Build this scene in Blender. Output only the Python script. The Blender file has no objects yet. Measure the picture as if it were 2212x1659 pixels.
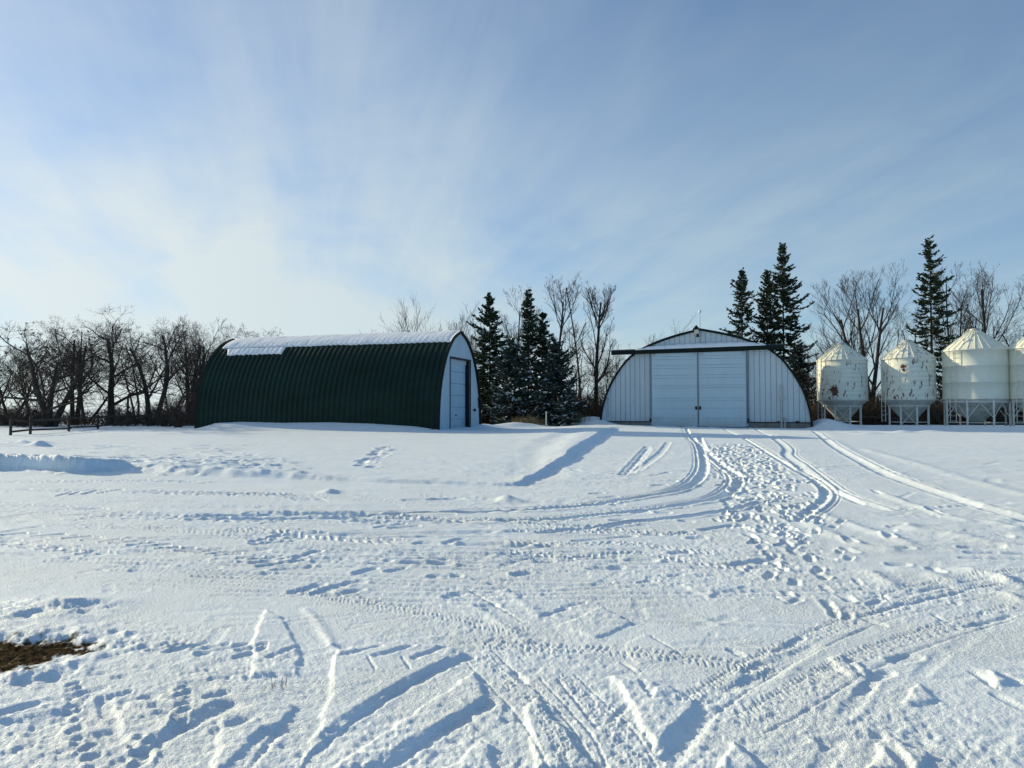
import bpy, math, random
import numpy as np

random.seed(7)
RNG = np.random.default_rng(11)
R = math.radians
scene = bpy.context.scene
col = scene.collection

# ------------------------------------------------------------------ camera model
FPX, EYE = 1603.0, 1.6
PITCH = math.atan(54 / FPX)

def ray(vx, vy):
    xc = (vx - 1106) / FPX; yc = (829.5 - vy) / FPX
    return (xc, math.cos(PITCH) - yc * math.sin(PITCH), math.sin(PITCH) + yc * math.cos(PITCH))

def at(vx, vy, Y):
    x, y, z = ray(vx, vy); t = Y / y
    return (x * t, Y, EYE + z * t)

cam = bpy.data.cameras.new('camera'); cam_o = bpy.data.objects.new('camera', cam); col.objects.link(cam_o)
cam_o.location = (0, 0, EYE); cam_o.rotation_euler = (math.pi / 2 + PITCH, 0, 0)
cam.sensor_width = 36; cam.lens = 36 * FPX / 2212; cam.clip_start = 0.05; cam.clip_end = 6000
scene.camera = cam_o

# ------------------------------------------------------------------ light and sky
SUN_AHEAD, SUN_EL = R(31), R(16.4)
SUN = (-math.cos(SUN_AHEAD) * math.cos(SUN_EL), math.sin(SUN_AHEAD) * math.cos(SUN_EL), math.sin(SUN_EL))
sl = bpy.data.lights.new('sun', 'SUN'); sl.energy = 5.0; sl.angle = R(0.5); sl.color = (1.0, 0.865, 0.59)
so = bpy.data.objects.new('sun', sl); col.objects.link(so)
from mathutils import Vector, Matrix
so.rotation_euler = Vector(SUN).to_track_quat('Z', 'Y').to_euler(); so.location = (-40, 20, 30)

w = bpy.data.worlds.new('World'); scene.world = w; w.use_nodes = True
nt = w.node_tree; nt.nodes.clear()

def N(tree, typ, **kw):
    n = tree.nodes.new(typ)
    for k, v in kw.items():
        if k == 'inp':
            for kk, vv in v.items(): n.inputs[kk].default_value = vv
        else: setattr(n, k, v)
    return n

def L(tree, a, b): tree.links.new(a, b)

def math_n(tree, op, a, b=None, clamp=False):
    n = tree.nodes.new('ShaderNodeMath'); n.operation = op; n.use_clamp = clamp
    for i, v in enumerate((a, b)):
        if v is None: continue
        if isinstance(v, (int, float)): n.inputs[i].default_value = v
        else: tree.links.new(v, n.inputs[i])
    return n.outputs[0]

def ramp(tree, src, pts, interp='EASE'):
    n = tree.nodes.new('ShaderNodeValToRGB'); cr = n.color_ramp; cr.interpolation = interp
    while len(cr.elements) > 1: cr.elements.remove(cr.elements[-1])
    for i, (p, c) in enumerate(pts):
        e = cr.elements[0] if i == 0 else cr.elements.new(p)
        e.position = p; e.color = c if isinstance(c, tuple) else (c, c, c, 1)
    tree.links.new(src, n.inputs[0]); return n.outputs[0]

SKY_STRENGTH = 0.12
out = N(nt, 'ShaderNodeOutputWorld'); bg = N(nt, 'ShaderNodeBackground', inp={'Strength': SKY_STRENGTH}); L(nt, bg.outputs[0], out.inputs[0])
sky = N(nt, 'ShaderNodeTexSky', sky_type='NISHITA'); sky.sun_disc = False
sky.sun_elevation = SUN_EL; sky.sun_rotation = -(math.pi / 2 - SUN_AHEAD)
sky.air_density = 1.0; sky.dust_density = 0.3; sky.ozone_density = 7.0; sky.altitude = 500
tc = N(nt, 'ShaderNodeTexCoord'); sep = N(nt, 'ShaderNodeSeparateXYZ'); L(nt, tc.outputs['Generated'], sep.inputs[0])
zc = math_n(nt, 'ADD', math_n(nt, 'MAXIMUM', sep.outputs[2], 0.0), 0.16)
px = math_n(nt, 'DIVIDE', sep.outputs[0], zc); py = math_n(nt, 'DIVIDE', sep.outputs[1], zc)
cmb = N(nt, 'ShaderNodeCombineXYZ'); L(nt, px, cmb.inputs[0]); L(nt, py, cmb.inputs[1])
def cloud_noise(scale, rot, loc, s, detail, rough, dist):
    mp = N(nt, 'ShaderNodeMapping', vector_type='TEXTURE', inp={'Scale': (1 / scale[0], 1 / scale[1], 1), 'Rotation': (0, 0, rot), 'Location': loc}); L(nt, cmb.outputs[0], mp.inputs[0])
    nz = N(nt, 'ShaderNodeTexNoise', inp={'Scale': s, 'Detail': detail, 'Roughness': rough, 'Distortion': dist}); L(nt, mp.outputs[0], nz.inputs['Vector'])
    return nz.outputs[0]
STREAK_ROT, SEEDX, SEEDY, SEEDL = R(15), 8.1, 9.3, 4.4
n1 = cloud_noise((0.95, 0.26, 1), STREAK_ROT, (SEEDX, 0.4, 0), 1.0, 6, 0.52, 0.9)
n3 = cloud_noise((4.2, 0.55, 1), STREAK_ROT, (2.2, 7.1, 0), 1.0, 7, 0.62, 1.3)
n2 = cloud_noise((0.45, 0.42, 1), R(25), (SEEDY, 2.7, 0), 1.0, 5, 0.55, 0.6)
lumps = N(nt, 'ShaderNodeTexNoise', inp={'Scale': 1.0, 'Detail': 7, 'Roughness': 0.55, 'Distortion': 0.5})
lmap = N(nt, 'ShaderNodeMapping', inp={'Scale': (2.6, 2.6, 6.5), 'Location': (SEEDL, 0.0, 0.0), 'Rotation': (0, R(20), 0)}); L(nt, tc.outputs['Generated'], lmap.inputs[0]); L(nt, lmap.outputs[0], lumps.inputs['Vector'])
streak = ramp(nt, n1, [(0.34, 0.0), (0.66, 1.0)])
fibre = ramp(nt, n3, [(0.30, 0.55), (0.68, 1.0)])
streak = math_n(nt, 'MULTIPLY', streak, fibre)
broad = ramp(nt, n2, [(0.34, 0.0), (0.64, 1.0)])
lump = ramp(nt, lumps.outputs[0], [(0.36, 0.0), (0.62, 1.0)])
dot = N(nt, 'ShaderNodeVectorMath', operation='DOT_PRODUCT'); L(nt, tc.outputs['Generated'], dot.inputs[0]); dot.inputs[1].default_value = SUN
glow = math_n(nt, 'POWER', math_n(nt, 'MAXIMUM', dot.outputs['Value'], 0.0), 2.0)
low = math_n(nt, 'POWER', math_n(nt, 'SUBTRACT', 1.0, math_n(nt, 'MAXIMUM', sep.outputs[2], 0.0)), 4.0)   # more cloud is crossed towards the horizon
ahead = ramp(nt, math_n(nt, 'MULTIPLY_ADD', dot.outputs['Value'], 0.5), [(0.0, 0.0), (1.0, 1.0)], 'LINEAR')
t_ = nt.nodes[-2]; t_.inputs[2].default_value = 0.5
veil = ramp(nt, ahead, [(0.25, 0.05), (0.52, 0.62), (0.9, 1.0)], 'EASE')      # thin cloud shows most on the sun's side
cov = math_n(nt, 'ADD', math_n(nt, 'MULTIPLY', streak, 0.33), math_n(nt, 'MULTIPLY', broad, 0.20))
cov = math_n(nt, 'ADD', cov, math_n(nt, 'MULTIPLY', lump, math_n(nt, "MULTIPLY", low, 0.50)))
cov = math_n(nt, 'ADD', math_n(nt, 'ADD', cov, 0.19), math_n(nt, "MULTIPLY", low, 0.40))
cov = math_n(nt, 'MULTIPLY', cov, veil)
cov = math_n(nt, 'MINIMUM', cov, 0.92)
ccol = N(nt, 'ShaderNodeMix', data_type='RGBA'); L(nt, glow, ccol.inputs[0])
ccol.inputs[6].default_value = (4.0, 4.95, 5.2, 1); ccol.inputs[7].default_value = (6.6, 6.95, 6.7, 1)
smx = N(nt, 'ShaderNodeMix', data_type='RGBA'); L(nt, cov, smx.inputs[0]); tint = N(nt, 'ShaderNodeMix', data_type='RGBA', blend_type='MULTIPLY'); tint.inputs[0].default_value = 1.0; tint.inputs[7].default_value = (0.76, 1.07, 1.10, 1); L(nt, sky.outputs[0], tint.inputs[6]); L(nt, tint.outputs[2], smx.inputs[6]); L(nt, ccol.outputs[2], smx.inputs[7])
L(nt, smx.outputs[2], bg.inputs[0])
vs = scene.view_settings; vs.view_transform = 'Standard'; vs.look = 'None'; vs.exposure = 0.12; vs.gamma = 1

# ------------------------------------------------------------------ materials
def new_mat(name):
    m = bpy.data.materials.new(name); m.use_nodes = True
    return m, m.node_tree, m.node_tree.nodes['Principled BSDF']

def mat(name, c, rough=0.7, var=0.15, scale=6.0, spec=0.3, bump=0.0, bscale=40.0, metal=0.0, stretch=None):
    m, t, b = new_mat(name)
    b.inputs['Roughness'].default_value = rough; b.inputs['Specular IOR Level'].default_value = spec; b.inputs['Metallic'].default_value = metal
    tcn = N(t, 'ShaderNodeTexCoord'); mp = N(t, 'ShaderNodeMapping'); L(t, tcn.outputs['Object'], mp.inputs[0])
    if stretch: mp.inputs['Scale'].default_value = stretch
    nz = N(t, 'ShaderNodeTexNoise', inp={'Scale': scale, 'Detail': 6, 'Roughness': 0.6}); L(t, mp.outputs[0], nz.inputs['Vector'])
    lo = tuple(x * (1 - var) for x in c) + (1,); hi = tuple(min(1, x * (1 + var)) for x in c) + (1,)
    L(t, ramp(t, nz.outputs[0], [(0.3, lo), (0.7, hi)], 'LINEAR'), b.inputs['Base Color'])
    if bump:
        n2_ = N(t, 'ShaderNodeTexNoise', inp={'Scale': bscale, 'Detail': 4}); L(t, tcn.outputs['Object'], n2_.inputs['Vector'])
        bp = N(t, 'ShaderNodeBump', inp={'Strength': 0.6, 'Distance': bump}); L(t, n2_.outputs[0], bp.inputs['Height']); L(t, bp.outputs[0], b.inputs['Normal'])
    return m

M = {}
M['green'] = mat('green_painted_steel', (0.0055, 0.0230, 0.0160), 0.5, 0.42, 0.5, 0.16, stretch=(1, 0.5, 1.6))
M['trim'] = mat('dark_green_trim', (0.003, 0.008, 0.008), 0.55, 0.2, 3, 0.2)
M['siding'] = mat('white_ribbed_steel', (0.50, 0.58, 0.61), 0.5, 0.07, 1.2, 0.35, stretch=(1, 1, 0.25))
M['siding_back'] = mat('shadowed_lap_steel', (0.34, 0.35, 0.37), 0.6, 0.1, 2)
M['door'] = mat('white_door_steel', (0.45, 0.58, 0.64), 0.4, 0.06, 1.0, 0.4, stretch=(1, 1, 0.3))
t_ = M['door'].node_tree; bs_ = t_.nodes['Principled BSDF']; src_ = bs_.inputs['Base Color'].links[0].from_socket
tc_ = N(t_, 'ShaderNodeTexCoord'); sx_ = N(t_, 'ShaderNodeSeparateXYZ'); L(t_, tc_.outputs['Object'], sx_.inputs[0])
nz_ = N(t_, 'ShaderNodeTexNoise', inp={'Scale': 2.2, 'Detail': 6, 'Roughness': 0.65}); L(t_, tc_.outputs['Object'], nz_.inputs['Vector'])
gr_ = math_n(t_, 'SUBTRACT', math_n(t_, 'MULTIPLY', nz_.outputs[0], 1.1), math_n(t_, 'MULTIPLY', sx_.outputs[2], 0.75), clamp=True)
mx_ = N(t_, 'ShaderNodeMix', data_type='RGBA'); L(t_, gr_, mx_.inputs[0]); L(t_, src_, mx_.inputs[6]); mx_.inputs[7].default_value = (0.34, 0.33, 0.29, 1); L(t_, mx_.outputs[2], bs_.inputs['Base Color'])
M['seam'] = mat('grey_door_seam', (0.28, 0.32, 0.36), 0.6, 0.1, 2)
M['jamb'] = mat('black_jamb', (0.010, 0.012, 0.018), 0.7, 0.2, 3)
M['concrete'] = mat('weathered_concrete', (0.20, 0.18, 0.16), 0.9, 0.3, 3, 0.2, 0.01)
M['galv'] = mat('galvanised_steel', (0.42, 0.43, 0.42), 0.5, 0.15, 5, 0.4, metal=0.3)
M['black'] = mat('black_plastic', (0.015, 0.015, 0.017), 0.5, 0.2, 5)
M['cream'] = mat('cream_plastic', (0.62, 0.58, 0.48), 0.6, 0.2, 8)
M['bark'] = mat('dark_bark', (0.060, 0.050, 0.042), 0.95, 0.35, 5, 0.1)
M['twig'] = mat('brown_twigs', (0.085, 0.066, 0.052), 0.95, 0.35, 3, 0.1)
M['twig_red'] = mat('reddish_twigs', (0.080, 0.052, 0.042), 0.95, 0.35, 3, 0.1)
M['bark_pale'] = mat('grey_poplar_bark', (0.095, 0.085, 0.075), 0.95, 0.3, 4, 0.1)
M['needle'] = mat('spruce_needles', (0.048, 0.068, 0.040), 0.9, 0.45, 1.6, 0.15)
M['needle_blue'] = mat('bluish_spruce_needles', (0.048, 0.070, 0.060), 0.9, 0.4, 1.6, 0.15)
M['seed'] = mat('dry_seed_clusters', (0.075, 0.050, 0.036), 0.95, 0.4, 3, 0.1)
M['fence'] = mat('weathered_fence_wood', (0.055, 0.047, 0.042), 0.9, 0.35, 6, 0.1)
M['straw'] = mat('dry_straw', (0.26, 0.19, 0.10), 0.9, 0.4, 8, 0.1)
M['litter'] = mat('brown_grass_litter', (0.085, 0.060, 0.030), 1.0, 0.5, 12, 0.0)
M['snowcap'] = mat('settled_snow', (0.84, 0.86, 0.88), 0.7, 0.04, 3, 0.25, 0.03, 9.0)

def silo_mat(name, rust, patches):
    m, t, b = new_mat(name)
    b.inputs['Roughness'].default_value = 0.5; b.inputs['Specular IOR Level'].default_value = 0.3
    tcn = N(t, 'ShaderNodeTexCoord')
    nz = N(t, 'ShaderNodeTexNoise', inp={'Scale': 1.2, 'Detail': 5, 'Roughness': 0.6}); mp = N(t, 'ShaderNodeMapping', inp={'Scale': (1, 1, 0.35)})
    L(t, tcn.outputs['Object'], mp.inputs[0]); L(t, mp.outputs[0], nz.inputs['Vector'])
    base = ramp(t, nz.outputs[0], [(0.3, (0.73, 0.74, 0.61, 1)), (0.7, (0.82, 0.83, 0.71, 1))], 'LINEAR')
    vo = N(t, 'ShaderNodeTexNoise', inp={'Scale': 4.2, 'Detail': 4, 'Roughness': 0.55, 'Distortion': 0.6})
    mp2 = N(t, 'ShaderNodeMapping', inp={'Scale': (1.6, 1.6, 0.55)}); L(t, tcn.outputs['Object'], mp2.inputs[0]); L(t, mp2.outputs[0], vo.inputs['Vector'])
    th = 0.5 + 0.235 * (1 - rust)
    mask = ramp(t, vo.outputs[0], [(th, 0.0), (th + 0.06, 0.9)], 'LINEAR')
    nd = N(t, 'ShaderNodeTexNoise', inp={'Scale': 7.0, 'Detail': 4}); L(t, tcn.outputs['Object'], nd.inputs['Vector'])
    for (p, rad) in patches:
        d = N(t, 'ShaderNodeVectorMath', operation='DISTANCE'); L(t, tcn.outputs['Object'], d.inputs[0]); d.inputs[1].default_value = p
        s = math_n(t, 'SUBTRACT', math_n(t, 'MULTIPLY', nd.outputs[0], 1.7), math_n(t, 'DIVIDE', d.outputs['Value'], rad))
        mask = math_n(t, 'MAXIMUM', mask, math_n(t, 'MULTIPLY', s, 5.0, clamp=True), clamp=True)
    rc = ramp(t, nd.outputs[0], [(0.35, (0.060, 0.034, 0.020, 1)), (0.65, (0.17, 0.062, 0.030, 1))], 'LINEAR')
    mx = N(t, 'ShaderNodeMix', data_type='RGBA'); L(t, mask, mx.inputs[0]); L(t, base, mx.inputs[6]); L(t, rc, mx.inputs[7])
    L(t, mx.outputs[2], b.inputs['Base Color'])
    return m
M['hopper'] = mat('shaded_hopper_paint', (0.42, 0.43, 0.38), 0.6, 0.25, 2.5, 0.25)  # cones darker than the bin walls: shade under the body put into their colour
M['silo_leg'] = mat('white_leg_paint', (0.60, 0.60, 0.55), 0.5, 0.15, 4)

# ------------------------------------------------------------------ mesh helpers
def link_mesh(name, V, F, m, parent=None, smooth=False):
    me = bpy.data.meshes.new(name)
    V = np.asarray(V, dtype=np.float32)
    if isinstance(F, np.ndarray):
        n, k = F.shape
        me.vertices.add(len(V)); me.vertices.foreach_set('co', V.ravel())
        me.loops.add(n * k); me.loops.foreach_set('vertex_index', F.astype(np.int32).ravel())
        me.polygons.add(n); me.polygons.foreach_set('loop_start', np.arange(0, n * k, k, dtype=np.int32))
        me.update(calc_edges=True)
    else:
        me.from_pydata([tuple(map(float, v)) for v in V], [], F); me.update()
    me.polygons.foreach_set('use_smooth', np.full(len(me.polygons), smooth, dtype=bool))
    me.materials.append(m)
    o = bpy.data.objects.new(name, me); col.objects.link(o)
    if parent is not None: o.parent = parent
    return o

def boxes(name, items, m, parent):
    for it in items:
        b = MB(); b.box(*it); b.build(name, m, parent)

class MB:
    def __init__(s): s.v = []; s.f = []
    def box(s, x0, x1, y0, y1, z0, z1, top=None):
        n = len(s.v); zt = top if top else (z1, z1)
        s.v += [(x0, y0, z0), (x1, y0, z0), (x1, y1, z0), (x0, y1, z0), (x0, y0, zt[0]), (x1, y0, zt[1]), (x1, y1, zt[1]), (x0, y1, zt[0])]
        s.f += [tuple(n + i for i in q) for q in ((0, 3, 2, 1), (4, 5, 6, 7), (0, 1, 5, 4), (1, 2, 6, 5), (2, 3, 7, 6), (3, 0, 4, 7))]
    def bar(s, a, b, r, r2=None, sides=4):
        a = Vector(a); b = Vector(b); d = (b - a).normalized(); r2 = r if r2 is None else r2
        u = d.cross(Vector((0, 0, 1)) if abs(d.z) < 0.9 else Vector((1, 0, 0))).normalized(); v_ = d.cross(u)
        n = len(s.v)
        for (p, rr) in ((a, r), (b, r2)):
            for k in range(sides):
                an = 2 * math.pi * (k + 0.5) / sides
                s.v.append(tuple(p + (u * math.cos(an) + v_ * math.sin(an)) * rr))
        for k in range(sides):
            k2 = (k + 1) % sides
            s.f.append((n + k, n + k2, n + sides + k2, n + sides + k))
        s.f.append(tuple(n + k for k in reversed(range(sides)))); s.f.append(tuple(n + sides + k for k in range(sides)))
    def lathe(s, prof, seg=32, c=(0, 0), cap0=False, cap1=False):
        n = len(s.v)
        for (r, z) in prof:
            for k in range(seg):
                a = 2 * math.pi * k / seg
                s.v.append((c[0] + r * math.cos(a), c[1] + r * math.sin(a), z))
        for i in range(len(prof) - 1):
            for k in range(seg):
                k2 = (k + 1) % seg
                s.f.append((n + i * seg + k, n + i * seg + k2, n + (i + 1) * seg + k2, n + (i + 1) * seg + k))
        if cap0: s.f.append(tuple(n + k for k in reversed(range(seg))))
        if cap1: s.f.append(tuple(n + (len(prof) - 1) * seg + k for k in range(seg)))
    def build(s, name, m, parent=None, smooth=False): return link_mesh(name, s.v, s.f, m, parent, smooth)

def tag(o, label=None, cat=None, group=None, kind=None):
    for k, v in (('label', label), ('category', cat), ('group', group), ('kind', kind)):
        if v: o[k] = v
    return o

def empty(name, loc, rz=0.0):
    o = bpy.data.objects.new(name, None); col.objects.link(o); o.location = loc; o.rotation_euler = (0, 0, rz); o.empty_display_size = 0.3
    return o

# ------------------------------------------------------------------ noise
def _h(ix, iy, seed):
    n = (ix.astype(np.int64) * 374761393 + iy.astype(np.int64) * 668265263 + seed * 982451653) & 0xffffffff
    n = ((n ^ (n >> 13)) * 1274126177) & 0xffffffff
    n = n ^ (n >> 16)
    return (n & 0xffff).astype(np.float64) / 65535.0

def vnoise(x, y, seed=0):
    x = np.asarray(x, float); y = np.asarray(y, float)
    ix = np.floor(x); iy = np.floor(y); fx = x - ix; fy = y - iy
    ix = ix.astype(np.int64); iy = iy.astype(np.int64)
    u = fx * fx * fx * (fx * (fx * 6 - 15) + 10); v = fy * fy * fy * (fy * (fy * 6 - 15) + 10)
    a = _h(ix, iy, seed); b = _h(ix + 1, iy, seed); c = _h(ix, iy + 1, seed); d = _h(ix + 1, iy + 1, seed)
    return (a + (b - a) * u) * (1 - v) + (c + (d - c) * u) * v - 0.5

def fbm(x, y, octs, seed=0, gain=0.5):
    s = 0; a = 1.0; f = 1.0
    for i in range(octs):
        c, q = math.cos(i * 1.1 + 0.3), math.sin(i * 1.1 + 0.3)
        s = s + a * vnoise((x * c - y * q) * f + 17.3 * i, (x * q + y * c) * f - 9.1 * i, seed + i); a *= gain; f *= 2.03
    return s

def sstep(t): t = np.clip(t, 0, 1); return t * t * (3 - 2 * t)

# ------------------------------------------------------------------ building frames
AG = R(18); G_C = (-2.68 + 0.16 * math.sin(AG), 38 + 0.16 * math.cos(AG)); G_RZ = R(72); G_LEN = 14.1; G_BASE = 0.45
AW = R(21); W_C = (10.94, 43.0); W_RZ = -AW; W_BASE = 0.55

def to_local(x, y, C, rz):
    dx = x - C[0]; dy = y - C[1]; c, s = math.cos(rz), math.sin(rz)
    return dx * c + dy * s, -dx * s + dy * c

def to_world(u, d, C, rz):
    c, s = math.cos(rz), math.sin(rz)
    return C[0] + u * c - d * s, C[1] + u * s + d * c

# ------------------------------------------------------------------ ground: large shape
def z_flat(x, y):
    r = np.hypot(x, y); yy = np.where(y > 0, y, r * 0.3)
    z = 0.0185 * np.maximum(yy - 6, 0)
    k = 32.0; z = np.where(yy > k, 0.481 + 0.004 * (np.minimum(yy, 120) - k), z)
    return z

def flat_hit(vx, vy, zf=None):
    x, y, z = ray(vx, vy); t = 20.0
    for _ in range(30):
        zz = float((zf or (lambda a, b: z_flat(np.array(a), np.array(b))))(x * t, y * t))
        t = 0.5 * t + 0.5 * (zz - EYE) / z
    return (x * t, y * t)

def rv(reg, x, y):
    ox, oy = {1: (0, 892.9), 2: (547.2, 892.9), 3: (1094.5, 892.9), 4: (1636, 892.9), 5: (0, 1227), 6: (547.2, 1227), 7: (1094.5, 1227), 8: (1636, 1227)}[reg]
    return ox + x * 0.26042, oy + y * 0.26042

def seg_dist(x, y, P):
    """distance to an open polyline, the parameter (arc length) of the nearest point and the side sign"""
    best = np.full(x.shape, 1e9); par = np.zeros(x.shape); side = np.zeros(x.shape); acc = 0.0
    for (ax, ay), (bx, by) in zip(P[:-1], P[1:]):
        dx, dy = bx - ax, by - ay; l2 = dx * dx + dy * dy; l = math.sqrt(l2) + 1e-9
        t = np.clip(((x - ax) * dx + (y - ay) * dy) / (l2 + 1e-12), 0, 1)
        d = np.hypot(x - ax - t * dx, y - ay - t * dy)
        m = d < best
        best = np.where(m, d, best); par = np.where(m, acc + t * l, par)
        side = np.where(m, np.sign(dx * (y - ay) - dy * (x - ax)), side); acc += l
    return best, par, side

def smooth_line(P, n=6):
    P = [np.array(p, float) for p in P]
    if len(P) < 3: return [tuple(p) for p in P]
    Q = [2 * P[0] - P[1]] + P + [2 * P[-1] - P[-2]]; o = []
    for i in range(1, len(Q) - 2):
        for k in range(n):
            t = k / n; a, b, c, d = Q[i - 1:i + 3]
            o.append(tuple(0.5 * (2 * b + (c - a) * t + (2 * a - 5 * b + 4 * c - d) * t * t + (3 * b - a - 3 * c + d) * t ** 3)))
    o.append(tuple(P[-1])); return o

def bank_line():
    v = [(-420, 1012), (-200, 1014), (0, 1015), (150, 1023), (262, 1019), (300, 1020), (420, 1026), (560, 1031), (700, 1036), (880, 1043), (1010, 1046), (1112, 1049), (1150, 1032), (1200, 1008), (1262, 968)]
    P = [flat_hit(*p) for p in v]
    P += [flat_hit(1310, 938), (5.9, 41.5)]
    return P
BANK = smooth_line(bank_line(), 4)
BANK_LEN = sum(math.dist(a, b) for a, b in zip(BANK[:-1], BANK[1:]))

def step2_line():
    P = [flat_hit(*rv(3, *p)) for p in ((255, 520), (268, 420), (285, 345), (345, 270), (450, 212), (600, 150))]
    return smooth_line(P + [(3.4, 42.5)], 4)
STEP2 = step2_line(); STEP2_LEN = sum(math.dist(a, b) for a, b in zip(STEP2[:-1], STEP2[1:]))

MOUNDS = []   # x, y, radius x, radius y, height, rotation
def mound(vx, vy, rx, ry, h, rot=0.0):
    x, y = flat_hit(vx, vy); MOUNDS.append((x, y, rx, ry, h, rot))

def base_z(x, y):
    x = np.asarray(x, float); y = np.asarray(y, float)
    z = z_flat(x, y)
    z = z + 0.04 * fbm(x * 0.16, y * 0.16, 2, 50) * np.clip((np.hypot(x, y) - 4) / 10, 0, 1)
    # ploughed bank: the snow beyond the line lies higher
    near = (y > 8) & (y < 52) & (x < 12)
    if np.any(near):
        xs, ys = x[near], y[near]
        d, par, side = seg_dist(xs, ys, BANK)
        wob = 0.10 * fbm(xs * 1.3, ys * 1.3, 3, 3)
        sd = d * np.where(side > 0, 1, -1) + wob
        px_ = 1106 + FPX * xs / np.maximum(ys, 1)
        hh = np.interp(px_, [-400, 120, 258, 285, 420, 700, 1112, 1180, 1290, 1360], [0.42, 0.30, 0.22, 0.10, 0.13, 0.07, 0.06, 0.13, 0.17, 0.10])
        soft = np.interp(px_, [-400, 250, 300, 700, 1112, 1180, 1300], [0.10, 0.10, 0.35, 0.25, 0.16, 0.22, 0.5])
        k = sstep(sd / soft + 0.5)
        crest = np.exp(-((sd - soft) / 0.35) ** 2) * (0.05 + 0.10 * fbm(xs * 4.2, ys * 4.2, 4, 9)) * np.interp(px_, [0, 270, 300, 690, 760, 1400], [0.8, 0.75, 0.4, 0.4, 0.15, 0.1])
        far_h = 0.10 * np.exp(-np.maximum(sd, 0) / 5.0)
        hh = far_h + (hh - far_h) * np.exp(-(np.maximum(sd, 0) / 3.0) ** 2)
        add = (hh * k + crest) * sstep((BANK_LEN - par) / 3.0)
        zz = z[near] + add; z = z.copy(); z[near] = zz
    # drifts round the green shed
    lv, ly = to_local(x, y, G_C, G_RZ)
    dd = np.maximum(-lv - 2.86, 0)
    hg = np.interp(ly, [-3, -0.6, 0.0, 1.2, 3.5, 6, 8.5, 11.2, 12.6, 13.6, 16], [0, 0.04, 0.10, 0.24, 0.36, 0.42, 0.38, 0.42, 0.36, 0.05, 0])
    z = z + hg * np.exp(-(dd / 1.25) ** 2) * sstep((3.5 - lv) / 1.5)
    # plough berm ahead of the bins
    for (mx_, my_, rx, ry, h, rot) in MOUNDS:
        c, s = math.cos(rot), math.sin(rot); a = ((x - mx_) * c + (y - my_) * s) / rx; b = (-(x - mx_) * s + (y - my_) * c) / ry
        z = z + h * np.exp(-(a * a + b * b))
    return z

def wxy(u, d, C, rz, rx, ry, h, rot=0.0):
    x, y = to_world(u, d, C, rz); MOUNDS.append((x, y, rx, ry, h, rot))
wxy(3.4, 0.0, G_C, G_RZ, 1.0, 1.1, 0.26)
wxy(5.2, -1.2, G_C, G_RZ, 1.3, 0.7, 0.30)
wxy(6.6, -1.6, G_C, G_RZ, 0.9, 0.8, 0.22)
wxy(-6.5, 0.6, W_C, W_RZ, 1.3, 1.6, 0.52)
wxy(-7.6, 1.6, W_C, W_RZ, 2.0, 1.0, 0.25)
wxy(-4.6, -2.4, W_C, W_RZ, 3.0, 2.0, 0.15)
wxy(6.7, 0.8, W_C, W_RZ, 0.8, 2.0, 0.50)
wxy(7.0, 2.8, W_C, W_RZ, 0.9, 1.6, 0.35)
for (vx, vy, rx, ry, h) in ((1838, 936, 0.5, 0.35, 0.10), (1880, 938, 0.7, 0.4, 0.10), (1950, 935, 0.5, 0.35, 0.12), (2010, 933, 0.6, 0.3, 0.08), (1800, 937, 0.6, 0.3, 0.06)):
    mound(vx, vy, rx, ry, h)
for i in range(9):
    MOUNDS.append((20.0 + i * 2.2, 43.0 - i * 1.15, 2.0, 0.8, 0.11, -0.48))
mound(1092, 1080, 0.13, 0.20, 0.08); mound(1110, 1083, 0.2, 0.16, 0.04); mound(711, 1063, 0.14, 0.25, 0.07)
mound(150, 1303, 0.42, 0.14, 0.035, 0.15); mound(20, 1452, 0.30, 0.16, 0.07)

def gz(x, y): return float(base_z(np.array([x], float), np.array([y], float))[0])
def hit(vx, vy):
    x, y, z = ray(vx, vy); t = flat_hit(vx, vy)[1] / y
    for _ in range(4): t = 0.4 * t + 0.6 * (gz(x * t, y * t) - EYE) / z
    return (x * t, y * t)

# ------------------------------------------------------------------ ground: the sheet
th_f = np.linspace(R(-52), R(52), 1640)
th = np.concatenate([np.linspace(R(-180), R(-52), 60, endpoint=False), th_f, np.linspace(R(52), R(180), 61)[1:-1]])
r_f = [2.3]
while r_f[-1] < 62: r_f.append(r_f[-1] * 1.0046)
rr = np.concatenate([[0.15], np.linspace(0.4, 2.3, 14, endpoint=False), r_f, np.geomspace(64, 3000, 46)])
NT, NR = len(th), len(rr)
TH, RR = np.meshgrid(th, rr)
X = RR * np.sin(TH); Y = RR * np.cos(TH)
Z = base_z(X.ravel(), Y.ravel()).reshape(X.shape)
D = np.zeros_like(Z)      # displacement of tracks and texture
TRACK = np.zeros_like(Z)

def window(x0, x1, y0, y1):
    """index slices of the sheet covering a box (in front of the camera)"""
    xs = np.array([x0, x1, x1, x0]); ys = np.maximum(np.array([y0, y0, y1, y1]), 0.05)
    a = np.arctan2(xs, ys); rmin = math.hypot(0 if x0 < 0 < x1 else min(abs(x0), abs(x1)), max(y0, 0.0)); rmax = np.hypot(xs, ys).max()
    i0 = max(np.searchsorted(rr, rmin) - 1, 0); i1 = np.searchsorted(rr, rmax) + 1
    j0 = max(np.searchsorted(th, a.min()) - 1, 0); j1 = np.searchsorted(th, a.max()) + 1
    return slice(i0, i1), slice(j0, j1)

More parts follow.
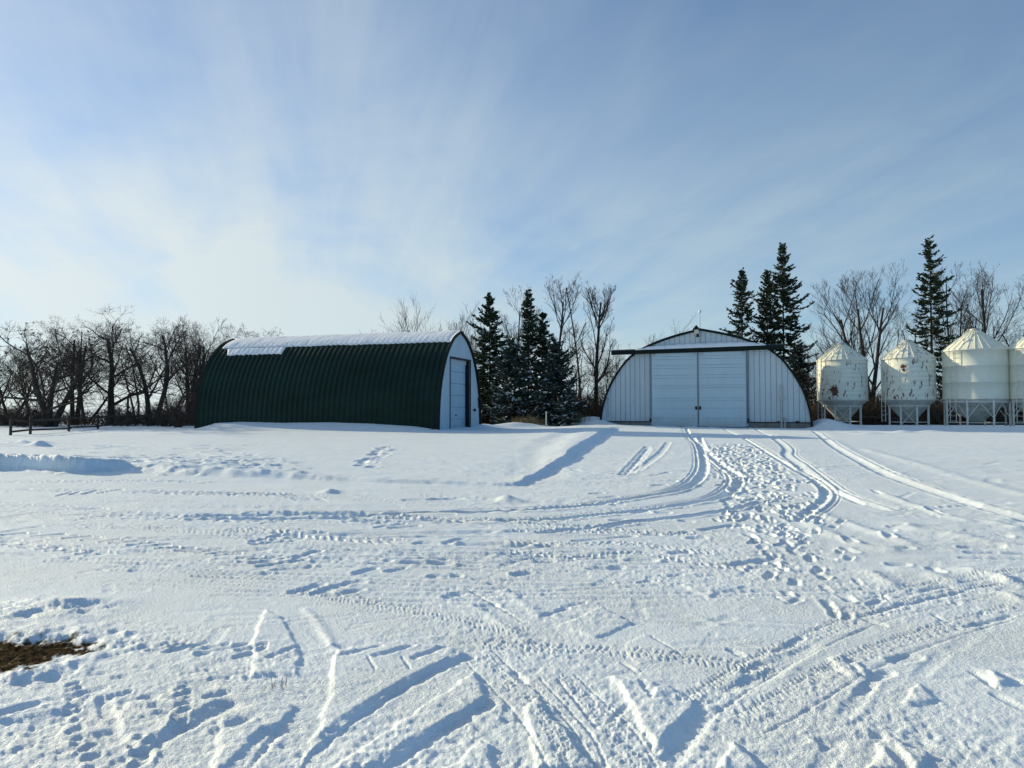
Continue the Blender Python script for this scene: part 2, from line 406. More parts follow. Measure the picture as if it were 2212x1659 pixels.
def groove(P, wd, dep, rim=0.35, wob=0.25, ridge=False, sharp=4):
    P = [tuple(p) for p in P]; a = np.array(P); pad = wd * 3; dep = dep * ((0.45 if ridge else 0.40) if a[0, 1] > 7 else 0.30); rim = rim * 0.6
    if a[:, 1].max() < 0.5: return
    W = window(a[:, 0].min() - pad, a[:, 0].max() + pad, a[:, 1].min() - pad, a[:, 1].max() + pad)
    x, y = X[W], Y[W]
    if x.size == 0: return
    m = (x > a[:, 0].min() - pad) & (x < a[:, 0].max() + pad) & (y > a[:, 1].min() - pad) & (y < a[:, 1].max() + pad)
    if not m.any(): return
    xs, ys = x[m], y[m]
    xw = xs + wd * wob * 1.6 * vnoise(xs / (wd * 2.2), ys / (wd * 2.2), 5); yw = ys + wd * wob * 1.6 * vnoise(xs / (wd * 2.2), ys / (wd * 2.2), 6)
    d, par, side = seg_dist(xw, yw, P)
    t = d / wd
    tot = par.max() + 1e-6
    if ridge: v = dep * np.exp(-t ** 2)
    else:
        v = -dep * np.exp(-t ** sharp) + dep * rim * np.exp(-((t - 1.45) / 0.42) ** 2) * (0.6 + 0.8 * (vnoise(xs * 7, ys * 7, 8) + 0.5))
    sub = D[W]; sub[m] += v; D[W] = sub

def plateau(P, h, soft=0.020, wob=0.018):
    h = h * 0.34
    P = [tuple(p) for p in P]; a = np.array(P); pad = 0.2
    W = window(a[:, 0].min() - pad, a[:, 0].max() + pad, a[:, 1].min() - pad, a[:, 1].max() + pad)
    x, y = X[W], Y[W]
    if x.size == 0: return
    wx = x + wob * 2 * fbm(x * 6, y * 6, 3, 21); wy = y + wob * 2 * fbm(x * 6, y * 6, 3, 27)
    d, _, _ = seg_dist(wx, wy, P + [P[0]])
    ins = np.zeros(x.shape, bool); n = len(P)
    for i in range(n):
        (x1, y1), (x2, y2) = P[i], P[(i + 1) % n]
        c = ((y1 > wy) != (y2 > wy)) & (wx < (x2 - x1) * (wy - y1) / (y2 - y1 + 1e-12) + x1); ins ^= c
    sd = np.where(ins, d, -d)
    D[W] += h * sstep(sd / (2 * soft) + 0.5)

def G(reg, pts): return [hit(*rv(reg, *p)) for p in pts]

def lug_train(P, spacing, length, wd, dep, ang=0.75, alt=True, jitter=0.2, keep=0.9):
    P = np.array(smooth_line(P, 6)); s = np.concatenate([[0], np.cumsum(np.hypot(*np.diff(P, axis=0).T))]); n = int(s[-1] / spacing)
    for i in range(n):
        if random.random() > keep: continue
        q = (i + 0.5 + random.uniform(-jitter, jitter)) * spacing
        x = np.interp(q, s, P[:, 0]); y = np.interp(q, s, P[:, 1]); x2 = np.interp(q + 0.05, s, P[:, 0]); y2 = np.interp(q + 0.05, s, P[:, 1])
        dx, dy = x2 - x, y2 - y; l = math.hypot(dx, dy) + 1e-9; dx /= l; dy /= l; nx, ny = -dy, dx
        for sg in ((1, -1) if alt else (1,)):
            o = spacing * 0.5 if sg < 0 else 0
            ca, sa = math.cos(ang), math.sin(ang) * sg
            cx, cy = x + dx * o, y + dy * o; k = length * random.uniform(0.75, 1.1)
            a = (cx + nx * sg * 0.04, cy + ny * sg * 0.04); b = (a[0] + (dx * ca + nx * sa) * k, a[1] + (dy * ca + ny * sa) * k)
            groove([a, b], wd * random.uniform(0.8, 1.15), dep * random.uniform(0.6, 1.15), 0.45)

def tyre(P, wd, dep, tread=True):
    """a wheel track: a sharp outer edge and lighter tread lines beside it"""
    P = smooth_line(P, 6); A = np.array(P)
    if not tread: groove(P, wd * 0.6, dep, 0.45, 0.12, sharp=4); return
    nrm = np.gradient(A, axis=0); nrm /= (np.linalg.norm(nrm, axis=1)[:, None] + 1e-9)
    for off, kw, kd in ((0.0, 0.75, 1.5), (1.0, 0.36, 0.55), (1.9, 0.36, 0.75), (2.7, 0.25, 0.35)):
        groove([(p[0] - q[1] * off * wd, p[1] + q[0] * off * wd) for p, q in zip(P, nrm)], wd * kw, dep * kd, 0.4, 0.1, sharp=4)

tyre(G(3, ((700, 950), (1000, 910), (1400, 870), (1700, 830), (1950, 780), (2100, 735))), 0.11, 0.10, False)
tyre(G(3, ((1340, 1000), (1500, 985),)), 0.09, 0.06, False); tyre(G(3, ((1620, 965), (1880, 925))), 0.09, 0.06, False)
tyre(G(3, ((50, 982), (330, 972))), 0.10, 0.06, False); tyre(G(3, ((570, 1058), (1050, 1020))), 0.08, 0.05, False); tyre(G(3, ((1180, 1005), (1260, 1005))), 0.10, 0.05, False)
tyre(G(3, ((0, 1092), (210, 1080))), 0.09, 0.05, False)
tyre(G(4, ((-180, 60), (150, 215), (230, 345), (330, 420), (560, 620), (800, 720), (1050, 800))), 0.13, 0.05)
tyre(G(4, ((470, 150), (600, 250), (760, 350), (1000, 480), (1280, 590), (1600, 700), (2000, 820), (2400, 930))), 0.14, 0.05)
groove(smooth_line(G(4, ((620, 220), (760, 300), (1000, 425), (1300, 560), (1560, 650), (1900, 770), (2212, 860)))), 0.15, 0.05, ridge=True)
groove(smooth_line(G(4, ((900, 300), (1150, 370), (1400, 440), (1700, 535), (2000, 620), (2300, 690)))), 0.20, 0.05, ridge=True)
groove(smooth_line(G(4, ((1230, 930), (1350, 975), (1600, 1000), (1800, 1050), (2300, 1135)))), 0.16, 0.07, ridge=True)
for p in (((400, 900), (560, 980), (760, 1060), (930, 1110), (1100, 1140)), ((700, 890), (850, 950), (1010, 1005)), ((1080, 1010), (1260, 1085)), ((1060, 680), (1350, 780), (1560, 850), (1760, 892)), ((470, 800), (620, 880)), ((1940, 905), (2150, 950)), ((1190, 1300), (1400, 1330), (1640, 1400)), ((1740, 1310), (1950, 1350), (2110, 1405)), ((940, 1330), (1110, 1420)), ((2060, 1500), (2212, 1570))):
    groove(smooth_line(G(4, p)), 0.10, 0.055, ridge=True)
for p in (((1110, 940), (1200, 935)), ((970, 965), (1110, 970)), ((740, 1040), (800, 1080)), ((1070, 1005), (1110, 1040)), ((1720, 1110), (2010, 1110)), ((1760, 1155), (2212, 1165)), ((1720, 1200), (2212, 1210)), ((1110, 1125), (1260, 1120)), ((730, 1120), (800, 1150)), ((1120, 1255), (1220, 1255)), ((1450, 1290), (1510, 1310)), ((960, 640), (1040, 670)), ((1420, 795), (1560, 850)), ((1060, 800), (1250, 790)), ((2030, 1010), (2080, 1020)), ((2130, 1380), (2212, 1375)), ((1540, 775), (1640, 775)), ((1690, 770), (1820, 765)), ((660, 650), (860, 740))):
    groove(G(4, p), 0.055, 0.05, 0.6)
# ski or sled marks, short dark scuffs
for p in (((960, 510), (1170, 275)), ((1015, 500), (1185, 290)), ((1080, 470), (1200, 390), (1290, 310), (1340, 240))): groove(smooth_line(G(3, p)), 0.10, 0.05, 0.5)
for p in (((1410, 1155), (1480, 1150)), ((730, 1285), (930, 1278)), ((1070, 830), (1160, 825)), ((1270, 825), (1330, 825)), ((720, 668), (780, 662)), ((790, 700), (900, 690)), ((1220, 600), (1310, 592)), ((1290, 500), (1340, 490)), ((1360, 565), (1400, 560)), ((300, 1100), (370, 1098)), ((100, 1335), (160, 1328)), ((1040, 1215), (1190, 1215)), ((1900, 1255), (2080, 1225), (2212, 1215)), ((1540, 1035), (1620, 1030)), ((900, 885), (950, 880)), ((1470, 895), (1520, 900))):
    groove(G(3, p), 0.07, 0.055, 0.5)
# left and centre: long lines
for p in (((0, 820), (1000, 828)), ((1500, 715), (1690, 705)), ((1450, 875), (1800, 895)), ((230, 985), (600, 1000), (1000, 1000), (1500, 992), (1940, 985)), ((1420, 1075), (1600, 1088), (2000, 1085), (2212, 1095)), ((300, 820), (1000, 826), (1800, 822)), ((1280, 720), (1640, 712)), ((2150, 980), (2212, 980)), ((1430, 1240), (1560, 1238)), ((1290, 1232), (1320, 1230))):
    groove(smooth_line(G(2, p)), 0.10, 0.055, 0.5)
for p in (((350, 1190), (550, 1140)), ((530, 1485), (760, 1415)), ((745, 1490), (880, 1460)), ((330, 1480), (550, 1420)), ((1620, 1520), (1720, 1490)), ((1890, 1600), (1970, 1590)), ((780, 1410), (900, 1390)), ((200, 1295), (450, 1275)), ((60, 1265), (410, 1210)), ((0, 1235), (150, 1222)), ((970, 1225), (1110, 1215)), ((1140, 1310), (1210, 1290)), ((860, 1325), (990, 1290)), ((1500, 1350), (1560, 1350)), ((1630, 1352), (1690, 1350)), ((1610, 1070), (1740, 1035)), ((1040, 945), (1120, 930), (1230, 920)), ((1150, 950), (1360, 935)), ((780, 895), (1050, 890)), ((0, 1060), (200, 1010)), ((10, 1080), (340, 1055))):
    groove(smooth_line(G(2, p)), 0.055, 0.05, 0.6)
for p in (((0, 1035), (300, 1058), (1000, 1130), (1400, 1165), (1900, 1235)), ((0, 1065), (600, 1130), (1300, 1185)), ((0, 1165), (300, 1178), (900, 1235), (1400, 1265), (1800, 1280)), ((1080, 1030), (1500, 1065), (2212, 1140)), ((0, 870), (250, 830), (560, 790)), ((0, 745), (150, 742)), ((0, 990), (330, 940)), ((1120, 1300), (1800, 1330), (2212, 1325))):
    groove(smooth_line(G(1, p)), 0.05, 0.035, 0.5)
# tractor cleats: long trains of slanting bars
LT = lambda reg, P, sp, ln, wd_, dp, ang=1.0, alt=False: lug_train(G(reg, P), sp, ln, wd_, dp, ang, alt, 0.10, 0.96)
LT(1, ((430, 690), (900, 660), (1500, 672), (2212, 690)), 0.20, 0.46, 0.045, 0.075)
LT(1, ((-60, 575), (600, 575), (1100, 565), (1750, 585)), 0.22, 0.34, 0.045, 0.06)
LT(1, ((-80, 640), (400, 650), (900, 640)), 0.22, 0.30, 0.045, 0.045)
LT(1, ((-40, 1010), (500, 1040), (900, 1080), (1400, 1140), (2212, 1230)), 0.15, 0.28, 0.028, 0.07, 0.8)
LT(1, ((-40, 1095), (400, 1150), (800, 1190)), 0.15, 0.26, 0.028, 0.065, 0.8)
LT(1, ((-40, 1060), (300, 1090), (600, 1130)), 0.15, 0.20, 0.025, 0.05, 0.8)
LT(1, ((1250, 870), (1700, 890), (2212, 915)), 0.18, 0.32, 0.034, 0.06, 0.9)
LT(1, ((-40, 770), (500, 790), (1100, 850)), 0.20, 0.28, 0.035, 0.045, 0.9)
LT(1, ((-40, 820), (500, 850), (1300, 900)), 0.18, 0.20, 0.03, 0.04, 0.9)
LT(2, ((-300, 680), (200, 690), (420, 740)), 0.20, 0.42, 0.042, 0.065, 0.9)
LT(2, ((-250, 970), (200, 965), (800, 1040), (1300, 1070)), 0.13, 0.16, 0.026, 0.05, 0.7, True)
LT(2, ((-200, 1040), (100, 1050), (360, 1060)), 0.15, 0.36, 0.032, 0.065, 0.9)
LT(2, ((1000, 840), (1500, 870), (2212, 880), (2700, 870)), 0.12, 0.12, 0.03, 0.04, 0.7, True)
LT(2, ((300, 840), (800, 900), (1300, 930)), 0.16, 0.26, 0.032, 0.05, 0.9)
LT(3, ((0, 910), (600, 935), (1300, 985), (1600, 1000)), 0.10, 0.09, 0.024, 0.045, 0.7, True)
LT(3, ((0, 960), (700, 975), (1300, 1000)), 0.10, 0.08, 0.022, 0.04, 0.7, True)
LT(3, ((0, 1130), (600, 1190), (1100, 1150), (1500, 1220), (2000, 1290)), 0.085, 0.07, 0.02, 0.045, 0.7, True)
LT(3, ((0, 1060), (500, 1090), (1000, 1080), (1700, 1150)), 0.085, 0.07, 0.02, 0.04, 0.7, True)
LT(5, ((900, 730), (1340, 690), (2212, 700)), 0.15, 0.20, 0.03, 0.05, 0.6)
# bands of fine tyre tread in the nearer snow
for reg, P in ((6, ((1850, 700), (2100, 950), (2400, 1250), (2650, 1680))), (7, ((420, 900), (700, 1180), (900, 1400), (1050, 1680))), (8, ((-500, 1150), (0, 830), (430, 620), (850, 440), (1300, 320), (1750, 220), (2212, 130))),
               (8, ((-100, 1300), (300, 1100), (900, 760), (1500, 540), (2212, 330))), (7, ((-200, 640), (400, 690), (1000, 720), (1700, 800), (2212, 900))), (6, ((300, 180), (900, 300), (1500, 400), (2212, 560))), (4, ((700, 1700), (1300, 1480), (2000, 1350), (2300, 1310)))):
    Q = np.array(smooth_line(G(reg, P), 8)); nq = np.gradient(Q, axis=0); nq /= np.linalg.norm(nq, axis=1)[:, None] + 1e-9
    for off in (-0.075, -0.025, 0.025, 0.075):
        lug_train([(q[0] - n_[1] * off, q[1] + n_[0] * off) for q, n_ in zip(Q, nq)], 0.045, 0.035, 0.0095, 0.022, 1.1 if off > 0 else 2.0, False, 0.15, 0.85)
    for off in (-0.11, 0.11): groove([(q[0] - n_[1] * off, q[1] + n_[0] * off) for q, n_ in zip(Q, nq)], 0.010, 0.018, 0.4)
# long thin wheel lines sweeping across the yard
for i in range(34):
    y0 = random.uniform(1052, 1330); x0 = random.uniform(-80, 900); x1 = x0 + random.uniform(500, 1300); sl_ = random.gauss(0.02, 0.035)
    up_ = random.uniform(0, 26) if x1 > 1300 else 0
    pts = [(x0 + (x1 - x0) * k / 5, y0 + sl_ * (x1 - x0) * k / 5 - up_ * (k / 5) ** 3) for k in range(6)]
    P = [flat_hit(*p) for p in pts]; wz = 0.012 + 0.0022 * P[0][1]
    for off in (0, 0.11 + 0.005 * P[0][1]): groove(smooth_line([(p[0], p[1] + off) for p in P]), wz, 0.028, 0.4, 0.15)
# foreground: blocks pressed by tractor tyres
for reg, P, h in ((6, ((690, 690), (1500, 640), (1780, 715), (1480, 850), (880, 1200), (450, 1560), (380, 1640), (560, 1250), (650, 1000)), 0.055),
                  (6, ((1830, 880), (1950, 1120), (1600, 1310), (1050, 1680), (600, 1700), (1250, 1270)), 0.06),
                  (6, ((1880, 1440), (1970, 1480), (1980, 1720), (1560, 1720)), 0.055),
                  (7, ((260, 1080), (420, 1300), (730, 1680), (250, 1680), (200, 1400), (140, 1180)), 0.055),
                  (7, ((870, 900), (1080, 930), (1180, 1090), (1320, 980), (1550, 1130), (1290, 1440), (1240, 1510), (1030, 1150)), 0.055),
                  (7, ((1880, 1460), (2120, 1680), (1760, 1680)), 0.06), (7, ((1430, 140), (2000, 150), (1665, 240)), 0.035), (7, ((400, 490), (790, 335), (1050, 455), (740, 590)), 0.035),
                  (7, ((980, 640), (1160, 545), (1470, 740), (1100, 800)), 0.02), (8, ((600, 740), (690, 720), (840, 905), (760, 905)), 0.05), (8, ((780, 790), (840, 790), (920, 900), (870, 920)), 0.05),
                  (8, ((1200, 1130), (1330, 970), (1520, 1100), (1400, 1140)), 0.04), (8, ((1030, 1440), (1120, 1410), (1400, 1560), (1350, 1720), (930, 1720)), 0.065),
                  (6, ((0, 640), (100, 350), (200, 395), (370, 640), (380, 890), (0, 890)), 0.045), (6, ((-300, 1250), (160, 1090), (330, 1150), (180, 1350), (-60, 1680), (-300, 1680)), 0.05),
                  (5, ((-60, 1150), (540, 1060), (600, 1150), (250, 1240), (-60, 1290)), 0.045), (5, ((280, 1250), (590, 1180), (470, 1400), (200, 1390)), -0.03),
                  (5, ((1050, 1100), (1900, 1100), (1480, 1330), (1180, 1520), (1000, 1350)), 0.04), (8, ((1900, 860), (2080, 960), (2000, 1000)), 0.045)):
    plateau(G(reg, P), h)
for reg, P, wd, dp in ((6, ((1780, 735), (1400, 900), (880, 1215), (460, 1540)), 0.045, 0.035), (6, ((1960, 1130), (1600, 1330), (1050, 1680)), 0.045, 0.035), (5, ((0, 1225), (280, 1140), (540, 1075)), 0.045, 0.045), (5, ((640, 1045), (870, 990)), 0.03, 0.035),
                       (5, ((1890, 1130), (1500, 1325)), 0.06, 0.05), (5, ((1470, 1345), (1200, 1510)), 0.05, 0.04), (5, ((950, 1620), (1170, 1545)), 0.04, 0.04), (5, ((2010, 1285), (1840, 1345)), 0.045, 0.05), (5, ((2240, 1380), (1960, 1700)), 0.055, 0.05),
                       (5, ((860, 1080), (890, 1220)), 0.04, 0.05), (5, ((950, 1060), (1050, 1030)), 0.03, 0.035), (5, ((850, 1390), (950, 1420)), 0.06, 0.05), (5, ((1590, 960), (1700, 970)), 0.06, 0.045), (5, ((1740, 1060), (1850, 1040)), 0.04, 0.04),
                       (5, ((1010, 1160), (1420, 1180)), 0.03, 0.03), (5, ((1220, 1070), (1290, 1100)), 0.04, 0.045), (5, ((960, 910), (1030, 900)), 0.03, 0.03), (5, ((1180, 540), (1480, 505), (1900, 485), (2240, 470)), 0.008, 0.02),
                       (5, ((1390, 690), (1690, 620)), 0.035, 0.04), (5, ((1650, 710), (2030, 630)), 0.035, 0.04), (5, ((1960, 735), (2180, 680)), 0.03, 0.04), (5, ((1160, 690), (1480, 595)), 0.025, 0.03), (5, ((1550, 860), (1700, 850)), 0.03, 0.03), (5, ((1780, 920), (1890, 900)), 0.03, 0.03),
                       (6, ((735, 740), (1040, 650)), 0.03, 0.04), (6, ((1020, 750), (1320, 660)), 0.03, 0.04), (6, ((1340, 765), (1590, 665)), 0.03, 0.04), (6, ((140, 750), (350, 665)), 0.032, 0.04), (6, ((950, 760), (1010, 860)), 0.012, 0.025), (6, ((1230, 760), (1300, 850)), 0.012, 0.025),
                       (6, ((690, 645), (770, 660)), 0.025, 0.035), (6, ((1770, 170), (1950, 270), (2240, 450)), 0.012, 0.03), (6, ((1080, 605), (1340, 600)), 0.015, 0.025), (6, ((830, 870), (1200, 905)), 0.012, 0.02), (6, ((0, 470), (500, 460), (1050, 425)), 0.008, 0.02),
                       (7, ((300, 400), (500, 335)), 0.03, 0.045), (7, ((480, 320), (630, 290)), 0.03, 0.04), (7, ((1100, 122), (1190, 103)), 0.03, 0.045), (7, ((1310, 80), (1450, 55)), 0.03, 0.045), (7, ((960, 780), (1090, 865)), 0.014, 0.03), (7, ((1200, 560), (1470, 735)), 0.010, 0.025),
                       (7, ((890, 370), (1050, 460)), 0.012, 0.02), (7, ((1370, 1590), (1650, 1200)), 0.05, 0.04), (7, ((1970, 860), (2130, 785)), 0.035, 0.04), (7, ((1860, 1000), (2212, 840)), 0.05, 0.02), (7, ((430, 930), (760, 1340)), 0.012, 0.02), (7, ((860, 1270), (1000, 1140)), 0.018, 0.03),
                       (7, ((200, 325), (450, 312), (900, 320), (1650, 300)), 0.008, 0.015), (7, ((320, 745), (850, 730)), 0.008, 0.015), (7, ((60, 880), (140, 940)), 0.03, 0.04), (7, ((1860, 680), (1940, 720)), 0.03, 0.04),
                       (8, ((850, 400), (1150, 320), (1450, 250), (1720, 190)), 0.028, 0.04), (8, ((1750, 165), (2000, 140)), 0.02, 0.025), (8, ((160, 690), (370, 580)), 0.03, 0.04), (8, ((-60, 960), (200, 790), (430, 640)), 0.07, 0.035), (8, ((1160, 765), (1290, 735)), 0.055, 0.055), (8, ((960, 915), (1070, 870)), 0.05, 0.05),
                       (8, ((870, 1030), (950, 960)), 0.035, 0.035), (8, ((1740, 485), (1900, 450), (2110, 395)), 0.028, 0.04), (8, ((1400, 180), (1580, 150)), 0.04, 0.045), (8, ((720, 1220), (920, 990)), 0.04, 0.02), (8, ((570, 1440), (640, 1450)), 0.04, 0.05), (8, ((500, 1680), (640, 1470)), 0.04, 0.03),
                       (8, ((1800, 870), (1970, 990)), 0.025, 0.03), (8, ((2030, 880), (2240, 970)), 0.03, 0.035), (8, ((1390, 200), (1620, 290)), 0.06, 0.015), (8, ((1100, 1490), (1230, 1680)), 0.035, 0.05), (8, ((1980, 1050), (2212, 1170)), 0.03, 0.03), (8, ((140, 230), (250, 290)), 0.02, 0.03),
                       (8, ((810, 90), (850, 130)), 0.03, 0.04), (8, ((540, 150), (600, 190)), 0.03, 0.035), (8, ((1030, 220), (1080, 250)), 0.02, 0.03), (8, ((1460, 390), (1540, 430)), 0.02, 0.03)):
    groove(smooth_line(G(reg, P)), wd, dp, 0.4)
for reg, P, wd, hh in ((6, ((1860, 340), (2050, 460), (2240, 600)), 0.05, 0.03), (7, ((0, 190), (150, 300), (290, 400)), 0.05, 0.035), (6, ((430, 340), (560, 480), (680, 690)), 0.035, 0.035), (7, ((1540, 390), (1760, 470)), 0.035, 0.03), (7, ((870, 910), (1030, 1100)), 0.03, 0.02),
                       (7, ((1200, 960), (1260, 1120)), 0.05, 0.04), (8, ((1750, 25), (1950, 70), (2110, 125)), 0.05, 0.04), (8, ((2060, 220), (2212, 290)), 0.05, 0.035), (8, ((1900, 860), (2040, 960)), 0.05, 0.04), (8, ((0, 870), (450, 600), (800, 520)), 0.03, 0.012), (6, ((1690, 660), (1560, 760)), 0.03, 0.02)):
    groove(smooth_line(G(reg, P)), wd, hh, ridge=True)
# bird and mouse trails in the near snow (small beads)
for reg, P, n in ((5, ((580, 970), (600, 1100), (560, 1250), (620, 1400), (700, 1500), (760, 1650)), 12), (5, ((1490, 1000), (1500, 1150), (1470, 1250), (1450, 1340)), 9), (5, ((1090, 1450), (1160, 1560), (1130, 1640)), 6)):
    A = np.array(smooth_line(G(reg, P))); idx = np.linspace(0, len(A) - 1, n)
    for i in idx:
        p = A[int(i)]; groove([tuple(p), (p[0] + 0.02, p[1] + 0.03)], 0.028, 0.035, 0.6)
# trampled path from the doors towards the camera
path = np.array([flat_hit(*p) for p in ((1575, 962), (1605, 1000), (1640, 1040), (1668, 1085), (1672, 1130), (1690, 1190), (1740, 1260), (1790, 1330))])
pw = np.array([0.95, 0.95, 0.9, 0.85, 0.75, 0.55, 0.45, 0.5]); ps = np.concatenate([[0], np.cumsum(np.hypot(*np.diff(path, axis=0).T))])
for i in range(640):
    t = random.random() ** 0.85
    q = ps[-1] * (1 - t) if i % 3 else random.uniform(0, ps[-1] * 0.82)
    x = np.interp(q, ps, path[:, 0]); y = np.interp(q, ps, path[:, 1]); wv = np.interp(q, ps, pw)
    x += random.uniform(-0.85, 0.85) * wv; y += random.gauss(0, 0.4)
    a = math.atan2(path[2, 1] - path[5, 1], path[2, 0] - path[5, 0]) + random.gauss(0, 0.35)
    l = random.uniform(0.05, 0.10); k = random.uniform(0.038, 0.055) * (1 + max(0, y - 12) * 0.03)
    groove([(x - math.cos(a) * l, y - math.sin(a) * l), (x + math.cos(a) * l, y + math.sin(a) * l)], k * 0.9, random.uniform(0.06, 0.12) * min(1.0, y / 13), 0.5)
# --- wheel tracks curving from the white shed's doors to the left
tyre(G(3, ((-1200, 835), (-400, 822), (0, 810), (300, 795), (700, 760), (1100, 700), (1400, 650), (1560, 580), (1640, 480), (1640, 380), (1600, 260), (1530, 190), (1490, 120))), 0.105, 0.075)
tyre(G(3, ((-2000, 830), (-1200, 850), (-400, 895), (0, 890), (400, 878), (800, 840), (1200, 800), (1550, 745), (1750, 710), (1880, 640), (1930, 570), (1900, 500), (1820, 450), (1720, 370), (1640, 290), (1600, 190))), 0.105, 0.08)
tyre(G(4, ((-300, 120), (0, 275), (200, 400), (400, 515), (520, 600), (560, 670), (520, 740), (380, 840), (300, 900))), 0.09, 0.06)
for P in (((-2600, 850), (-1200, 835), (-400, 822), (0, 810), (300, 795), (700, 760), (1100, 700), (1400, 650), (1540, 592)), ((-2600, 880), (-1200, 868), (-400, 895), (0, 890), (400, 878), (800, 840), (1200, 800), (1550, 745), (1750, 710), (1870, 650)), ((300, 985), (700, 950), (1000, 910), (1400, 870), (1700, 830), (1950, 780))):
    groove(smooth_line(G(3, P)), 0.085, 0.13, 0.35, 0.15)
# footprints across the unploughed snow at the left, and a dog's trail by the shed
for i in range(90):
    x, y = flat_hit(*rv(1, random.uniform(350, 2212), random.uniform(265, 470)))
    if random.random() < 0.35: x, y = flat_hit(*rv(1, random.uniform(1100, 2212), random.uniform(350, 500)))
    a = random.gauss(0.2, 0.5); l = random.uniform(0.1, 0.28)
    groove([(x - math.cos(a) * l, y - math.sin(a) * l), (x + math.cos(a) * l, y + math.sin(a) * l)], random.uniform(0.10, 0.17), random.uniform(0.05, 0.10), 0.5)
for i in range(26):
    t = i / 25; x, y = flat_hit(*rv(2, 880 + 210 * t + random.gauss(0, 14) + (90 if i % 4 == 0 else 0), 450 - 170 * t + random.gauss(0, 8)))
    groove([(x, y - 0.1), (x + 0.03, y + 0.1)], 0.13, 0.09, 0.4)
for i in range(70):   # crumbled snow of the bank
    x, y = flat_hit(*rv(1 if i % 2 else 2, random.uniform(1100, 2212) if i % 2 else random.uniform(0, 420), random.uniform(420, 530)))
    groove([(x, y), (x + random.gauss(0, 0.1), y + random.gauss(0, 0.05))], random.uniform(0.05, 0.11), random.uniform(0.03, 0.09), ridge=True)
groove(STEP2[:-5], 0.5, 0.13, 0.15, 0.3, sharp=2)
groove(smooth_line([flat_hit(*rv(1, *p)) for p in ((-200, 275), (0, 272), (130, 270), (220, 268), (350, 258))]), 0.35, 0.16, ridge=True, wob=0.6)
for i in range(22):
    x, y = flat_hit(*rv(1, random.uniform(0, 380), random.uniform(250, 280))); groove([(x, y), (x + 0.1, y)], random.uniform(0.12, 0.25), random.uniform(0.04, 0.13), ridge=True)
# loose random scuffs and wind marks over the yard
for i in range(420):
    vy = random.uniform(1035, 1640); vx = random.uniform(-40, 2250)
    x, y = flat_hit(vx, vy); a = random.gauss(0.25, 0.5); l = random.uniform(0.05, 0.35) * (0.5 + y / 14)
    groove([(x - math.cos(a) * l, y - math.sin(a) * l), (x + math.cos(a) * l, y + math.sin(a) * l)], random.uniform(0.02, 0.05) * (0.6 + y / 12), random.uniform(0.006, 0.016), 0.6)
for i in range(160):
    vy = random.uniform(960, 1045); vx = random.uniform(1150, 2250); x, y = flat_hit(vx, vy); a = random.gauss(0.0, 0.5); l = random.uniform(0.1, 0.6)
    groove([(x - math.cos(a) * l, y - math.sin(a) * l), (x + math.cos(a) * l, y + math.sin(a) * l)], random.uniform(0.07, 0.14), random.uniform(0.01, 0.03), 0.6)
for i in range(110):  # churned snow along the doors and the bins
    u = random.uniform(-3, 9); x, y = to_world(u, -random.uniform(0.3, 2.6), W_C, W_RZ)
    groove([(x, y), (x + random.gauss(0, 0.3), y + random.gauss(0, 0.3))], random.uniform(0.12, 0.25), random.uniform(0.02, 0.07), 0.6, ridge=random.random() < 0.4)

# the bare patch of turf at the left
DIRT = np.zeros_like(Z)
dp_ = G(5, ((-320, 600), (-60, 575), (400, 555), (520, 545), (800, 575), (872, 650), (800, 690), (520, 725), (390, 810), (300, 845), (180, 805), (-60, 810), (-320, 790)))
a_ = np.array(dp_); Wd = window(a_[:, 0].min() - .4, a_[:, 0].max() + .4, a_[:, 1].min() - .4, a_[:, 1].max() + .4)
xd, yd = X[Wd], Y[Wd]
wx = xd + 0.10 * fbm(xd * 7, yd * 7, 4, 61); wy = yd + 0.10 * fbm(xd * 7, yd * 7, 4, 67)
dd_, _, _ = seg_dist(wx, wy, dp_ + [dp_[0]]); ins = np.zeros(xd.shape, bool)
for i in range(len(dp_)):
    (x1, y1), (x2, y2) = dp_[i], dp_[(i + 1) % len(dp_)]
    ins ^= ((y1 > wy) != (y2 > wy)) & (wx < (x2 - x1) * (wy - y1) / (y2 - y1 + 1e-12) + x1)
sd_ = np.where(ins, dd_, -dd_)
DIRT[Wd] = sstep((sd_ + 0.17 * fbm(xd * 18, yd * 18, 4, 71)) / 0.10 + 0.2)
D[Wd] += -0.03 * sstep(sd_ / 0.12 + 0.5) + 0.016 * DIRT[Wd] * fbm(xd * 40, yd * 40, 4, 75) + 0.035 * np.exp(-((sd_ + 0.12) / 0.12) ** 2) * (fbm(xd * 9, yd * 9, 3, 79) + 0.10)

hx, hy = hit(110, 1318); Wh = window(hx - 1.3, hx + 1.0, hy - 0.7, hy + 0.7); xh, yh = X[Wh], Y[Wh]
D[Wh] += np.exp(-((xh - hx + 0.1) / 0.62) ** 4 - ((yh - hy) / 0.26) ** 2) * (0.030 + 0.060 * fbm(xh * 6, yh * 8, 4, 83))
